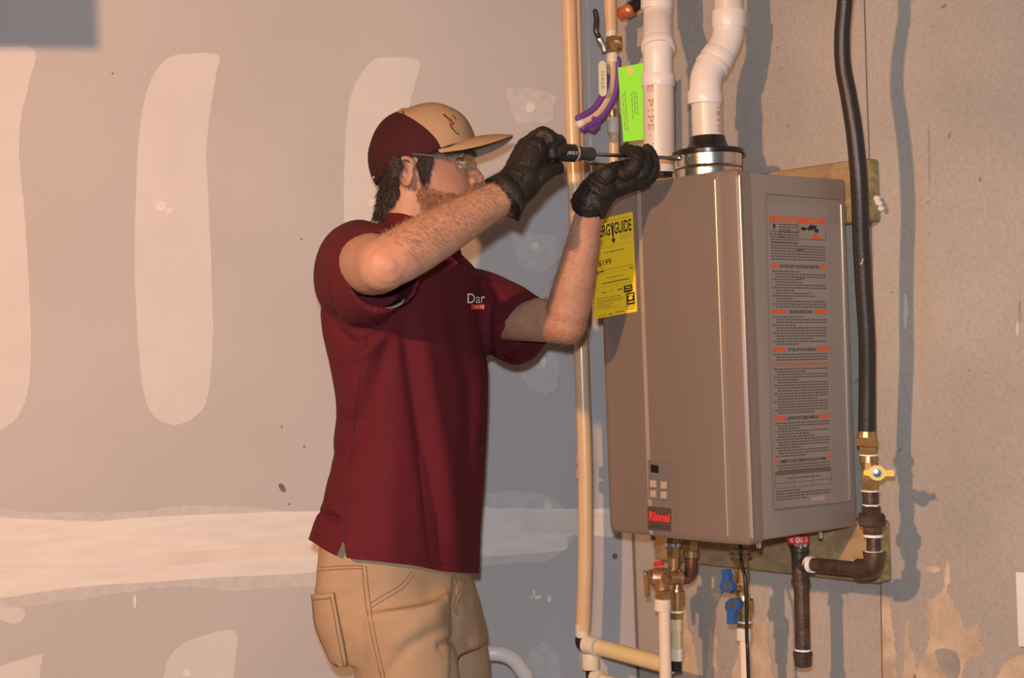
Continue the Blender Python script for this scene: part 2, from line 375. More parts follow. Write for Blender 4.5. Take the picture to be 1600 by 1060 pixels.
# joint compound on the drywall
pj = lambda x, y, o: Pd(x, y, o)
JC = 'joint_compound'
patch(JC, pj, [(-60, 75), (0, 74), (54, 78), (46, 130), (34, 180), (30, 240), (36, 300), (43, 400), (48, 500), (47, 590), (35, 640), (10, 668), (-30, 675), (-60, 660)], 'mud', wl)
patch(JC, pj, [(262, 92), (292, 84), (341, 86), (338, 115), (330, 170), (323, 230), (325, 300), (330, 400), (333, 500), (331, 570), (322, 630), (300, 655), (272, 664), (242, 652), (226, 620), (218, 560), (213, 480), (211, 400), (213, 300), (216, 230), (223, 170), (238, 120)], 'mud', wl, rag=0.8)
patch(JC, pj, [(583, 95), (610, 90), (655, 95), (651, 125), (638, 175), (632, 240), (635, 400), (640, 560), (620, 650), (590, 665), (560, 650), (545, 560), (540, 400), (538, 300), (540, 218), (546, 160), (560, 123)], 'mud', wl, rag=0.8)
patch(JC, pj, [(796, 139), (863, 146), (865, 170), (862, 188), (835, 193), (808, 188), (799, 165)], 'mud_thin', wl)
patch(JC, pj, [(804, 363), (869, 370), (870, 395), (862, 418), (840, 426), (815, 414), (805, 390)], 'mud_thin', wl)
patch(JC, pj, [(820, 556), (870, 552), (874, 580), (868, 608), (848, 616), (824, 602), (812, 575)], 'mud_thin', wl)
patch('joint_compound_seam', pj, [(-60, 806), (60, 801), (210, 800), (290, 790), (380, 793), (470, 800), (560, 793), (700, 780), (780, 768), (835, 770), (868, 782), (885, 800), (905, 830), (860, 875), (800, 880), (700, 892), (600, 905), (490, 917), (417, 920), (356, 924), (304, 918), (239, 920), (152, 934), (60, 946), (-60, 957)], 'mud_thin', wl, th=0.0005)
patch('joint_compound_seam', pj, [(-60, 817), (60, 813), (150, 815), (210, 810), (350, 803), (500, 799), (640, 796), (740, 791), (780, 795), (905, 796), (965, 798), (965, 836), (930, 838), (888, 838), (886, 858), (850, 864), (800, 868), (740, 872), (620, 884), (490, 895), (350, 903), (217, 911), (108, 919), (-60, 932)], 'mud_white', wl, th=0.0011, rag=1.0, k=4)
patch('joint_tape', pj, [(814, 803), (885, 801), (960, 803), (960, 834), (885, 834), (814, 833)], 'mud_tape', wl, th=0.0014, curve=False, rag=0.4)
patch('joint_tape', pj, [(215, 868), (330, 860), (455, 852), (500, 852), (500, 868), (400, 872), (260, 885)], 'mud_tape', wl, th=0.0014, rag=0.8)
patch(JC, pj, [(368, 988), (335, 990), (292, 1004), (266, 1028), (256, 1062), (254, 1120), (300, 1160), (350, 1150), (364, 1100), (366, 1050), (370, 1020)], 'mud', wl)
patch(JC, pj, [(62, 1024), (0, 1042), (-60, 1060), (-60, 1130), (40, 1130), (60, 1080), (63, 1045)], 'mud', wl)
patch(JC, pj, [(-20, 952), (33, 951), (38, 966), (22, 976), (5, 970), (-20, 962)], 'mud', wl)
patch(JC, pj, [(838, 1010), (856, 1003), (870, 1018), (876, 1050), (875, 1110), (830, 1115), (822, 1060), (824, 1030)], 'mud_thin', wl)
for x, y, rx, ry in ((252, 322, 9, 8), (265, 330, 6, 5), (583, 318, 7, 7), (598, 329, 5, 6), (829, 168, 7, 8), (836, 384, 6, 6), (849, 566, 5, 9), (856, 792, 7, 6), (292, 1052, 7, 6), (211, 940, 2.5, 11), (838, 934, 9, 3), (834, 929, 2, 8), (858, 936, 3, 5), (756, 974, 2.5, 2.5)):
    patch('compound_dab', pj, [(x + rx * cos(a * pi / 4), y + ry * sin(a * pi / 4)) for a in range(8)], 'mud_white', wl, th=0.0016, rag=0.5, k=3)
patch('smudge', pj, [(436, 758), (441, 757), (446, 764), (444, 769), (438, 765)], 'seam_dark', wl, th=0.0003, rag=0.4)
for x, y, r in ((961, 870, 4.5), (471, 374, 1.5), (176, 115, 1.5), (440, 667, 1.5), (475, 698, 1.6), (452, 788, 1.5)):
    b = MB(); c = Pd(x, y); b.add(lathe(c, DN, [(0, r / F * 3.1), (0.0015, r / F * 2.9)], 10)); b.build('screw_head', 'seam_dark', wl)
# concrete marks
pk = lambda x, y, o: Pc(x, y, o)
EF = 'efflorescence_and_light'
patch(EF, pk, [(1481, 878), (1484, 905), (1480, 925), (1492, 945), (1500, 965), (1508, 984), (1525, 976), (1532, 990), (1530, 1005), (1540, 1012), (1535, 1022), (1515, 1030), (1505, 1045), (1495, 1075), (1450, 1100), (1400, 1100), (1425, 1060), (1445, 1020), (1452, 985), (1446, 960), (1448, 940), (1462, 935), (1474, 922), (1477, 895)], 'efflorescence_and_light', wr, rag=2.5, th=0.0006, k=5)
patch('bare_patch', pk, [(1462, 1018), (1475, 1014), (1495, 1022), (1500, 1045), (1490, 1066), (1478, 1055), (1466, 1036)], 'concrete_grey_patch', wr, rag=1.5, th=0.0010)
patch(EF, pk, [(1562, 1070), (1568, 1040), (1590, 1027), (1625, 1020), (1630, 1080)], 'efflorescence_and_light', wr, rag=2.5, th=0.0006)
patch(EF, pk, [(1378, 925), (1388, 940), (1394, 980), (1400, 1030), (1398, 1080), (1376, 1080)], 'efflorescence_and_light', wr, rag=2.5, th=0.0006)
patch(EF, pk, [(1413, 985), (1418, 970), (1421, 1000), (1430, 1040), (1425, 1080), (1410, 1080), (1412, 1030)], 'efflorescence_and_light', wr, rag=3, th=0.0006)
patch(EF, pk, [(1106, 1075), (1108, 985), (1116, 965), (1121, 1000), (1118, 1075)], 'efflorescence_and_light', wr, rag=2.5, th=0.0006)  # this and the next: lit wall zone put into colour, with efflorescence
patch(EF, pk, [(1178, 958), (1190, 976), (1201, 960), (1197, 1000), (1205, 1040), (1200, 1075), (1145, 1075), (1152, 1020), (1160, 990), (1172, 985)], 'efflorescence_and_light', wr, rag=2.5, th=0.0006)
patch(EF, pk, [(1068, 950), (1078, 990), (1085, 1020), (1095, 1075), (1062, 1075), (1066, 1000)], 'efflorescence_and_light', wr, rag=2.5, th=0.0006)
patch(EF, pk, [(1104, 925), (1120, 927), (1122, 938), (1108, 936)], 'efflorescence_and_light', wr, rag=1.5, th=0.0006)
patch(EF, pk, [(1447, 888), (1458, 886), (1468, 890), (1462, 895), (1450, 894)], 'efflorescence_and_light', wr, rag=1, th=0.0006)
patch('paint_spot', pk, [(1413, 462), (1417, 464), (1418, 490), (1415, 515), (1412, 500)], 'mud', wr, rag=0.6)
patch('paint_spot', pk, [(1588, 505), (1591, 505), (1591, 520), (1588, 525)], 'mud', wr, rag=0.4)
patch('spray_mark', pk, [(986, 945), (992, 950), (995, 962), (992, 975), (986, 980)], 'spray_red', wr, rag=0.6, th=0.0004)
sm = MB(); sm.add(tube([Pc(x, y, 0.0003) for x, y in ((1350, -20), (1355, 150), (1359, 260), (1362, 400), (1370, 700), (1376, 900), (1379, 1080))], 0.0014, 6)); sm.build('form_line', 'seam_dark', wr)
for x, y0, y1 in ((1452, 205, 282), (1363, 345, 420), (1594, 475, 500)):
    patch('scuff', pk, [(x - 2, y0), (x + 1, y0), (x + 2, y1), (x - 1, y1)], 'concrete_grey_patch', wr, rag=1.2, th=0.0003)
cj = MB(); cj.add(tube([CORNER + ZZ * 0.01 + DN * 0.003, CORNER + ZZ * 2.4 + DN * 0.003], 0.003, 6)); cj.build('corner_joint', 'seam_dark', wl)

# ================================================================== WATER HEATER
ztop = Pf(1154, 262).z; zbot = Pf(1171, 854).z
def sof(px, py=557): return (Pf(px, py) - N0).dot(DF)
def h3(s, e, z): return Vector((N0.x, N0.y, 0)) + DF * s - DS * e + ZZ * z
D_H = (Ps(1331, 557) - N0).dot(DS)
W_H = sof(930)
heater = thing('water_heater', 'grey wall-hung tankless water heater with yellow energy label on its front', 'water heater', h3(W_H / 2, -D_H / 2, zbot))
b = MB(); b.add(box(h3(0.001, -0.028, zbot + 0.006), DF * (W_H - 0.004), DS * (D_H - 0.028), ZZ * (ztop - zbot - 0.012), bev=0.004)); b.build('casing', 'heater_silver', heater)
s1, s2, s3, s4 = sof(1128), sof(1050), sof(1012), sof(999)
prof = [(0.0, -0.030), (0.0, -0.008), (0.0008, -0.0045), (0.003, -0.002), (0.006, -0.0008), (s1 - 0.012, -0.0003), (s1 - 0.006, 0.0012), (s1, 0.003), (s1 + 0.004, 0.0035), (s2 - 0.0012, 0.0035), (s2 - 0.0006, 0.0018), (s2 + 0.0006, 0.0018), (s2 + 0.0012, 0.0035), (s3 - 0.001, 0.0035), (s3, 0.003), (s4, -0.009), (s4 + 0.001, -0.0095), (W_H - 0.030, -0.0095), (W_H - 0.015, -0.011), (W_H - 0.006, -0.016), (W_H - 0.001, -0.024), (W_H, -0.030)]
zs = [zbot + 0.0, zbot + 0.0015, zbot + 0.006, zbot + 0.016]
def shrink(z):
    d = min(z - zbot, ztop - z); r = 0.016
    return 0 if d >= r else r - sqrt(max(0, r * r - (r - d) ** 2))
lv = []
for d in (0, 0.001, 0.003, 0.006, 0.010, 0.016): lv.append(zbot + d)
lv += [ztop - d for d in (0.016, 0.010, 0.006, 0.003, 0.001, 0)]
rings = []
for z in lv:
    k = shrink(z)
    rg = [h3(min(max(s, k * 0.8), W_H - k * 0.8), e - k * 0.45, z) for s, e in prof]
    rings.append(rg)
v, f = loft(rings, cap=False)
n = len(prof); f += [tuple(range(n)), tuple(range((len(lv) - 1) * n, len(lv) * n))]
f = [q for q in f if len(q) > 4 or not (q[0] % n == n - 1 and q[1] % n == 0)]
b = MB(); b.add((v, f)); cover = b.build('front_cover', 'heater_front', heater, sharp=25)
# bright edges of the cover: the thin ribs are highlights put into colour
b = MB(); b.add(tube([h3(-0.0006, -0.0045, zbot + 0.012), h3(-0.0006, -0.0045, ztop - 0.012)], 0.0016, 8)); b.build('edge_highlight', 'highlight_and_print', heater)
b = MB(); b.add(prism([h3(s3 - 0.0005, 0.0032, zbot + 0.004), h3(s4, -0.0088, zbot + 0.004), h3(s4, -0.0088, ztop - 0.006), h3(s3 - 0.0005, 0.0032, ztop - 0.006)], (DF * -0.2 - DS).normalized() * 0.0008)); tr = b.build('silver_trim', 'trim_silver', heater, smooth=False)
b = MB(); b.add(tube([h3(s1 - 0.001, 0.0022, zbot + 0.014), h3(s1 - 0.001, 0.0022, ztop - 0.014)], 0.0014, 8)); b.build('edge_highlight', 'highlight_and_print', heater)
# control panel
def fbox(tl, tr_, br, bl, e0, th, m, name, parent):
    a = [Pf(*p, e0) for p in (tl, tr_, br, bl)]
    b = MB(); b.add(prism(a, -DS * th)); return b.build(name, m, parent, smooth=False)
cp = fbox((1013, 719), (1047, 723), (1047, 783), (1014, 780), 0.0035, 0.0012, 'panel_grey', 'control_panel', heater)
fbox((1017, 726), (1029, 728), (1029, 740), (1017, 738), 0.0047, 0.0006, 'black', 'display', cp)
for x, y in ((1021, 756), (1037.5, 758), (1021, 771.5), (1037.5, 773.5)):
    q = fbox((x - 4.5, y - 5.5), (x + 4.5, y - 5), (x + 4.5, y + 6), (x - 4.5, y + 5.5), 0.0047, 0.0012, 'button_grey', 'button', cp)
lp = fbox((1012, 791), (1049, 795), (1049, 831), (1013, 828), 0.0035, 0.0010, 'plate_brown', 'logo_plate', heater)
E = 0.0047
lettering('Rinnai', quadfn(Pf(1014.5, 813.5, E), Pf(1046.5, 817, E), Pf(1046.5, 802, E), Pf(1014.5, 799.5, E)), 'logo_red', lp, thick=0.03)
for k, yy in enumerate((820, 823)):
    b = MB()
    for j in range(11):
        x = 1015 + j * 2.9; b.add(([Pf(x, yy + j * .28, E), Pf(x + 2.1, yy + .2 + j * .28, E), Pf(x + 2.1, yy + 1.4 + j * .28, E), Pf(x, yy + 1.2 + j * .28, E)], [(0, 1, 2, 3)]))
    o = b.build('fine_print', 'ink', lp, smooth=False, fixn=False); o['kind'] = 'stuff'
# energy label
e1 = -0.0094
def ef(u, v, e=e1 + 0.0007):
    a = Pf(921, 347, e); bb = Pf(988.5, 331, e); c = Pf(995.5, 487, e); d = Pf(929, 499, e)
    return (a * (1 - u) + bb * u) * (1 - v) + (d * (1 - u) + c * u) * v
b = MB(); b.add(prism([ef(0, 0, e1), ef(1, 0, e1), ef(1, 1, e1), ef(0, 1, e1)], -DS * 0.0006)); el = b.build('energy_label', 'label_yellow', heater, smooth=False)
lettering('ENERGYGUIDE', quadfn(ef(0.05, 0.185), ef(0.96, 0.185), ef(0.96, 0.062), ef(0.05, 0.062)), 'ink', el, thick=0.025)
lettering('$199', quadfn(ef(0.16, 0.485), ef(0.46, 0.485), ef(0.46, 0.415), ef(0.16, 0.415)), 'ink', el, thick=0.01)
b = MB(); A_ = 0.53
b.add(([ef(A_ - .01, .06), ef(A_ + .02, .06), ef(A_ + .02, .23), ef(A_ + .065, .225), ef(A_ + .01, .275), ef(A_ - .05, .225), ef(A_ - .01, .23)], [(0, 1, 2, 6), (3, 4, 5, 2), (2, 5, 6)])); b.build('arrow_mark', 'ink', el, smooth=False, fixn=False)
b = MB()
def er(u0, v0, u1, v1): b.add(([ef(u0, v0), ef(u1, v0), ef(u1, v1), ef(u0, v1)], [(0, 1, 2, 3)]))
random.seed(3)
for v0, u0, u1, th in ((0.035, .30, .92, .004), (0.215, .06, .45, .006), (0.205, .68, .95, .005), (0.222, .70, .95, .005), (0.239, .68, .95, .005), (0.295, .05, .96, .002), (0.345, .30, .78, .011), (0.520, .12, .96, .004), (0.548, .10, .16, .01), (0.548, .88, .95, .01), (0.560, .05, .96, .002), (0.603, .34, .72, .009), (0.650, .22, .86, .016), (0.690, .05, .96, .002), (0.745, .20, .30, .008), (0.735, .42, .46, .008), (0.740, .58, .68, .012), (0.80, .08, .64, .008), (0.825, .08, .70, .007), (0.845, .08, .72, .007), (0.868, .08, .45, .006), (0.885, .08, .40, .006), (0.905, .08, .55, .006), (0.975, .08, .28, .008), (0.975, .34, .44, .008), (0.965, .50, .70, .008), (0.93, .74, .96, .012), (0.955, .76, .94, .008)):
    if u1 - u0 < 0.2 or th < 0.005: er(u0, v0, u1, v0 + th); continue
    u = u0
    while u < u1:
        wd = random.uniform(.02, .07); er(u, v0, min(u + wd, u1), v0 + th * .8); u += wd + .012
o = b.build('fine_print', 'ink_soft', el, smooth=False, fixn=False); o['kind'] = 'stuff'
for q in ((.10, .528, .28, .54), (.22, .495, .26, .505), (.72, .72, .92, .79), (.77, .80, .96, .92)):
    b = MB(); er(*q); b.build('print_block', 'ink', el, smooth=False, fixn=False)
b = MB(); er2 = lambda u0, v0, u1, v1: b.add(([ef(u0, v0, e1 + .001), ef(u1, v0, e1 + .001), ef(u1, v1, e1 + .001), ef(u0, v1, e1 + .001)], [(0, 1, 2, 3)]))
er2(.76, .735, .88, .748); er2(.74, .762, .90, .770); er2(.80, .815, .93, .83)
b.add(([ef(.86 + .055 * cos(a), .852 + .018 * sin(a), e1 + .001) for a in [i * pi / 5 for i in range(10)]], [tuple(range(10))])); er2(.79, .888, .94, .898)
b.build('print_reverse', 'label_yellow', el, smooth=False, fixn=False)
# side panel and label
def sf(u, v, e=0.0012):
    a = Ps(1202, 337, e); bb = Ps(1290, 342, e); c = Ps(1300, 782, e); d = Ps(1212, 791, e)
    return (a * (1 - u) + bb * u) * (1 - v) + (d * (1 - u) + c * u) * v
b = MB(); b.add(prism([Ps(1197, 303, -0.0005), Ps(1314, 313, -0.0005), Ps(1329, 784, -0.0005), Ps(1209, 797, -0.0005)], -DF * 0.0010)); spn = b.build('side_panel', 'heater_silver', heater, smooth=False)
b = MB()
for p, q in (((1197, 303), (1314, 313)), ((1314, 313), (1329, 784)), ((1329, 784), (1209, 797)), ((1209, 797), (1197, 303))):
    b.add(tube([Ps(*p, 0.0002), Ps(*q, 0.0002)], 0.0009, 6))
b.build('panel_groove', 'seam_dark', spn)
b = MB(); b.add(tube([Ps(1314.5, 320, 0.001), Ps(1328.5, 782, 0.001)], 0.0022, 10)); b.build('edge_highlight', 'chrome', heater)  # highlight along the panel edge, put in as a bright rib
b = MB(); b.add(prism([Ps(1199, 318, 0.0006), Ps(1293, 323, 0.0006), Ps(1303, 786, 0.0006), Ps(1210, 795, 0.0006)], -DF * 0.0003)); sl_ = b.build('instruction_label', 'label_film', heater, smooth=False)
def vy(y): return (y - 337) / 454.0
def bar(*q):
    global b
    b = MB(); sr(*q); b.build('orange_bar', 'label_orange', sl_, smooth=False, fixn=False)
def sr(u0, y0, u1, y1): b.add(([sf(u0, vy(y0)), sf(u1, vy(y0)), sf(u1, vy(y1)), sf(u0, vy(y1))], [(0, 1, 2, 3)]))
bar(0, 337, .49, 346); bar(.52, 337, 1, 346)
for y, w0, w1 in ((412, .12, .11), (484, .24, .23), (544, .22, .21), (652, .20, .18), (719, .05, .05)): bar(.01, y, .01 + w0, y + 6.5); bar(1 - w1, y, 1, y + 6.5)
for y in (567,): bar(0, y, .015, y + 7); bar(.985, y, 1, y + 7)
b = MB(); sr(0, 738, 1, 744); b.build('dark_band', 'label_band', sl_, smooth=False, fixn=False)
b = MB(); sr(.62, 783, .87, 789); b.build('barcode', 'button_grey', sl_, smooth=False, fixn=False)
for s_, y, u0, u1 in (('FOR YOUR SAFETY READ BEFORE OPERATING', 413, .16, .86), ('OPERATING INSTRUCTIONS', 485, .30, .72), ('TO TURN OFF GAS TO APPLIANCE', 545, .27, .77), ('POUR VOTRE SECURITE LIRE AVANT DE METTRE EN MARCHE', 568, .04, .96), ('INSTRUCTIONS DE MISE EN MARCHE', 653, .24, .78), ("COMMENT COUPER L'ADMISSION DE GAZ DE L'APPAREIL", 720, .08, .92)):
    lettering(s_, quadfn(sf(u0, vy(y + 5.5)), sf(u1, vy(y + 5.5)), sf(u1, vy(y)), sf(u0, vy(y))), 'label_orange' if 'POUR' in s_ else 'ink', sl_, thick=0.01)
for s_, u0, u1 in (('SAFETY WARNING', .12, .46), ('WARNING', .66, .88)):
    lettering(s_, quadfn(sf(u0, vy(344.5), .0014), sf(u1, vy(344.5), .0014), sf(u1, vy(339), .0014), sf(u0, vy(339), .0014)), 'highlight_and_print', sl_)
b = MB(); random.seed(11)
def lines(y0, y1, u0=.02, u1=.98, pitch=4.3, ind=0.0):
    y = y0; k = 0
    while y < y1:
        end = u1 if random.random() < .72 else u0 + (u1 - u0) * random.uniform(.35, .8)
        u = u0 + (ind if k % 3 else 0)
        while u < end:
            wd = random.uniform(.025, .075); sr(u, y, min(u + wd, end), y + 2.0); u += wd + .013
        y += pitch; k += 1
lines(349, 372, .16, .49, 4); lines(360, 380, .02, .50); lines(378, 405); lines(423, 480, ind=.06); lines(495, 541, ind=.06); lines(554, 565, ind=.05); lines(577, 646, ind=.06); lines(662, 714, ind=.05); lines(728, 737, ind=.04); lines(749, 753, .2, .8); lines(768, 782)
for y in (388, 434): sr(.46, y + .5, .58, y + 2.5)
for u in (.0, .33, .66, .995): sr(u, 745, u + .005, 764)
for y in (756, 764): sr(0, y, 1, y + .8)
for q in ((0, 346, .005, 372), (.49, 346, .495, 372), (.52, 346, .525, 372), (.995, 346, 1, 372), (.52, 371.5, 1, 372.5)): sr(*q)
o = b.build('fine_print', 'ink_soft', sl_, smooth=False, fixn=False); o['kind'] = 'stuff'
for cx, cy, rx, ry in ((.60, 355, .05, 3), (.70, 355, .04, 2.4), (.76, 352, .07, 4.2), (.83, 357, .04, 3.6), (.08, 353, .018, 5)):
    b = MB(); b.add(([sf(cx + rx * cos(i * pi / 5) * (1 + .25 * sin(3 * i)), vy(cy + ry * sin(i * pi / 5) * (1 + .3 * cos(2 * i)))) for i in range(10)], [tuple(range(10))])); b.build('pictogram', 'ink', sl_, smooth=False, fixn=False)
b = MB(); b.add(([sf(u, vy(y)) for u, y in ((.74, 371), (.78, 363), (.84, 364), (.90, 367), (.94, 371))], [(0, 1, 2, 3, 4)])); b.build('pictogram', 'label_orange', sl_, smooth=False, fixn=False)
for x, y in ((1007, 838), (1200, 846), (1296, 838)):
    b = MB(); q = Pf(x, y); q = h3(sof(x, y) if x < 1160 else 0.02, -0.02 if x < 1160 else -(Ps(x, y) - N0).dot(DS), zbot + 0.002)
    b.add(lathe(q, -ZZ, [(0, .004), (.010, .004), (.011, .002)], 8)); b.build('foot_screw', 'black' if x < 1160 else 'chrome', heater)
# vent collar on top of heater
vc = Pf(1107, 258, -0.135); vc.z = ztop - 0.007
def zy(px, py, d): return P(px, py, d).z
dV = (vc - CAM).dot(f_); rV = 52.5 / F * dV
zt = P(1107, 243, dV).z
b = MB(); H_ = zt - vc.z
b.add(lathe(vc, ZZ, [(0, rV * .98), (H_ * .55, rV * .98), (H_ * .6, rV * 1.02), (H_ * .65, rV * .98), (H_, rV)], 48)); b.build('vent_collar', 'aluminium', heater)
b = MB(); sc = P(1063, 247, dV - rV * .75); b.add(lathe(sc, (sc - vc).normalized().cross(ZZ).cross(ZZ) * -1, [(0, .005), (.006, .005), (.008, .003)], 8)); b.build('clamp_screw', 'chrome', heater)
va = thing('vent_adapter', 'black rubber flanged adapter capping the silver collar on the heater', 'vent adapter', (vc.x, vc.y, zt))
def hz(py): return P(1105, py, dV).z - zt
b = MB(); b.add(lathe((vc.x, vc.y, zt), ZZ, [(-.001, rV * 1.02), (0, rV * 1.07), (.006, rV * 1.08), (.0085, rV * 1.04), (.010, rV * .75), (.014, rV * .62), (.020, rV * .56), (hz(213) - .001, rV * .515), (hz(213), rV * .49)], 48)); b.build('flange', 'rubber_black', va)

# ================================================================== PVC VENTS
def pxr(px, d): return px / F * d
def pvc(name, label, cen, dz0, segs):
    pass
# pipe B above the adapter
cx, cy = vc.x, vc.y
def PB(x, y, dd=0.0): return P(x, y, dV + dd)
pbase = PB(1105, 214); pbase.x = vc.x; pbase.y = vc.y
tB = thing('vent_pipe', 'white offset PVC vent pipe rising from the black adapter', 'pipe', pbase)
dxp = 1104 - (800 + (vc - CAM).dot(r_) / (vc - CAM).dot(f_) * F)
p1 = [Vector((vc.x, vc.y, zt + 0.012)), PB(1103.5, 155)]
b = MB(); b.add(tube(p1, pxr(24, dV), 32)); pipeB = b.build('pipe', 'pvc_pipe', tB)
pe = smoothpath([PB(1102, 162), PB(1102, 140), PB(1104, 120, .005), PB(1112, 102, .012), PB(1122, 88, .018), PB(1131, 73, .022), PB(1137, 55, .025), PB(1138.5, 30, .025)], 5)
b = MB(); b.add(tube(pe, pxr(25, dV), 32)); b.build('elbow', 'pvc_white', tB)
def ringp(a, c, r0, n=32, m='pvc_white', parent=None, name='coupling', lip=True):
    a = Vector(a); c = Vector(c); L = (c - a).length; b = MB()
    b.add(lathe(a, c - a, [(0, r0 * .9), (0, r0 * .97), (L * .1, r0), (L * .9, r0), (L, r0 * .97), (L, r0 * .9)], n)); return b.build(name, m, parent)
ringp(PB(1101.5, 163), PB(1101.5, 143), pxr(27.3, dV), parent=tB)
ringp(PB(1111, 106, .011), PB(1114, 101, .013), pxr(27.5, dV), parent=tB)
ringp(PB(1116.5, 97, .015), PB(1125, 84, .019), pxr(27, dV), parent=tB)
ringp(PB(1138.5, 44, .025), PB(1138.8, 17, .025), pxr(27, dV), parent=tB)
b = MB(); b.add(tube([PB(1138.6, 30, .025), PB(1129, -480, .025)], pxr(23, dV), 32)); b.build('pipe', 'pvc_pipe', tB)
def cylfn(a, up, r, ang0, ang1, z0, z1, face=None):
    """lettering around a pipe: reads upwards along the pipe"""
    fdir = -f_; fdir = (fdir - up * fdir.dot(up)).normalized(); side = up.cross(fdir) * -1
    side = r_ - up * r_.dot(up); side.normalize()
    def fn(x, y):
        t = ang0 + (ang1 - ang0) * y
        return a + up * (z0 + (z1 - z0) * x) + (fdir * cos(t) + side * sin(t)) * (r * 1.004 + .0003)
    return fn
dA = 2.80
tA = thing('intake_pipe', 'straight white PVC pipe behind the green tag', 'pipe', P(1031, 268, dA))
a0 = P(1030.5, 270, dA); a1 = P(1028.5, 125, dA)
b = MB(); b.add(tube([a0, a1], pxr(24.5, dA), 32)); b.build('pipe', 'pvc_pipe', tA)
b = MB(); b.add(tube(smoothpath([P(1028, 135, dA), P(1028, 110, dA), P(1028, 70, dA), P(1028, 45, dA + .02), P(1028, 20, dA + .045), P(1027, -40, dA + .05), P(1013, -480, dA + .05)], 4), pxr(23.2, dA), 32)); b.build('elbow', 'pvc_white', tA)
ringp(P(1028.5, 136, dA), P(1028.5, 117, dA), pxr(26.3, dA), parent=tA)
ringp(P(1028.5, 78, dA - .004), P(1028.3, 66, dA + .004), pxr(26.8, dA), parent=tA)
ringp(P(1026.8, 16, dA + .045), P(1026.5, -30, dA + .05), pxr(26, dA), parent=tA)
ringp(P(1030.7, 277, dA), P(1030.6, 269, dA), pxr(20, dA), m='black', parent=tA, name='gasket')
upA = (a1 - a0).normalized()
L_ = (a1 - a0).length
rA = pxr(24.5, dA)
def row(s, y0, y1, xa, xb):
    z0 = (P(1029, y1, dA) - a0).dot(upA); z1 = (P(1029, y0, dA) - a0).dot(upA)
    return cylfn(a0, upA, rA, xa, xb, z0, z1)
for s_, y0, y1 in (('E', 136, 147), ('P1PE', 158, 206), ('-  V', 212, 235)):
    fn0 = row(s_, y0, y1, -.85, -.42)
    lettering(s_, (lambda g: (lambda x, y: g(1 - x, y)))(fn0), 'pipe_print', tA)
upB = (p1[1] - p1[0]).normalized()
z0 = (PB(1104, 208) - p1[0]).dot(upB); z1 = (PB(1104, 166) - p1[0]).dot(upB)
lettering('HARL', cylfn(p1[0], upB, pxr(24, dV), .98, .55, z0, z1), 'pipe_print', tB)
# ================================================================== TIMBER
def board(name, label, y_top, y_bot, xl, xr_, ztoppx, zbotpx):
    zt_ = Pc(xr_, ztoppx, 0.038).z; zb_ = Pc(xr_, zbotpx, 0.038).z
    a = Pc(xl, 560, 0.038); c = Pc(xr_, 560, 0.038); a.z = c.z = zb_
    t = thing(name, label, 'board', (a + c) / 2)
    b = MB(); b.add(box(c, a - c, DS * 0.0379, ZZ * (zt_ - zb_), bev=0.005)); b.build('plank', 'board_wood', t, sharp=50)
    b = MB(); b.add(box(c + ZZ * .004 + DS * .003 - DF * 0.0003, DF * 0.002, DS * .032, ZZ * (zt_ - zb_ - .008), bev=0.0008)); b.build('end_grain', 'board_end', t)
    return t, c, zb_, zt_
tb, cb, zb1, zt1 = board('mounting_board', 'upper treated timber board behind the top of the heater', 0, 0, 1040, 1363, 245, 345)
b = MB()
for i, (x, y) in enumerate(((1370, 310), (1374, 318), (1377, 326), (1372, 315))):
    b.add(ball(cb * 1 + Vector((0, 0, 0)) + (Pc(x, y, .02) - cb) * 1, .006, .004, .005, n=8, m=6))
b.build('resin_blob', 'mud_tape', tb)
tb2, cb2, zb2, zt2 = board('mounting_board', 'lower treated timber board under the heater behind the black gas pipe', 0, 0, 1010, 1359, 815, 912)
# small upper block behind heater top
# ================================================================== GAS LINE
GO = 0.135
def G(x, y, o=GO): return Pc(x, y, o)
dg_ = (G(1355, 750) - CAM).dot(f_)
R = lambda w, x=1355, y=750, o=GO: w / 2 / F * (G(x, y, o) - CAM).dot(f_)
hs = thing('gas_hose', 'thick black flexible gas hose running down beside the heater', 'hose', G(1354, 676))
hp = [(1316, -520, .21), (1321, -60, .21), (1320, 0, .205), (1316, 50, .20), (1317, 100, .195), (1326, 150, .19), (1334, 200, .185), (1339.5, 250, .18), (1343, 300, .175), (1345.5, 375, .165), (1349.5, 450, .155), (1354.5, 530, .145), (1355, 600, .138), (1354, 680, .135)]
b = MB(); b.add(tube(smoothpath([G(x, y, o) for x, y, o in hp], 5), [.0118 + .0018 * min(1, max(0, i - 5) / 30) for i in range(66)], 24)); b.build('tube', 'hose_black', hs)
b = MB(); b.add(([onplane(x, y, G(1346, 410, .165) - DS * 0.0142, DS) for x, y in ((1344, 412), (1346, 410), (1348, 404), (1349, 405), (1347, 412), (1345, 414))], [(0, 1, 2, 3, 4, 5)])); b.build('scuff_mark', 'mud', hs, smooth=False, fixn=False)
gv = thing('gas_valve', 'brass gas shutoff valve with yellow handle below the black hose', 'valve', G(1359, 765))
def seg(x, y0, y1, w0, w1=None, m='brass', name='body', parent=None, n=28, o=GO, x1=None, hexa=False):
    w1 = w1 or w0; a = G(x, y1, o); c = G(x1 if x1 else x, y0, o); L = (c - a).length; b = MB()
    if hexa: b.add(nut(a, c - a, R(w0, x, y0, o) * 1.06, L, 0.35))
    else: b.add(lathe(a, c - a, [(0, R(w0, x, y1, o)), (L, R(w1, x, y0, o))], n))
    return b.build(name, m, parent)
seg(1354, 674, 684, 31, 27, parent=gv, name='flare_collar'); seg(1354.5, 683, 697, 36, parent=gv, hexa=True, name='flare_nut')
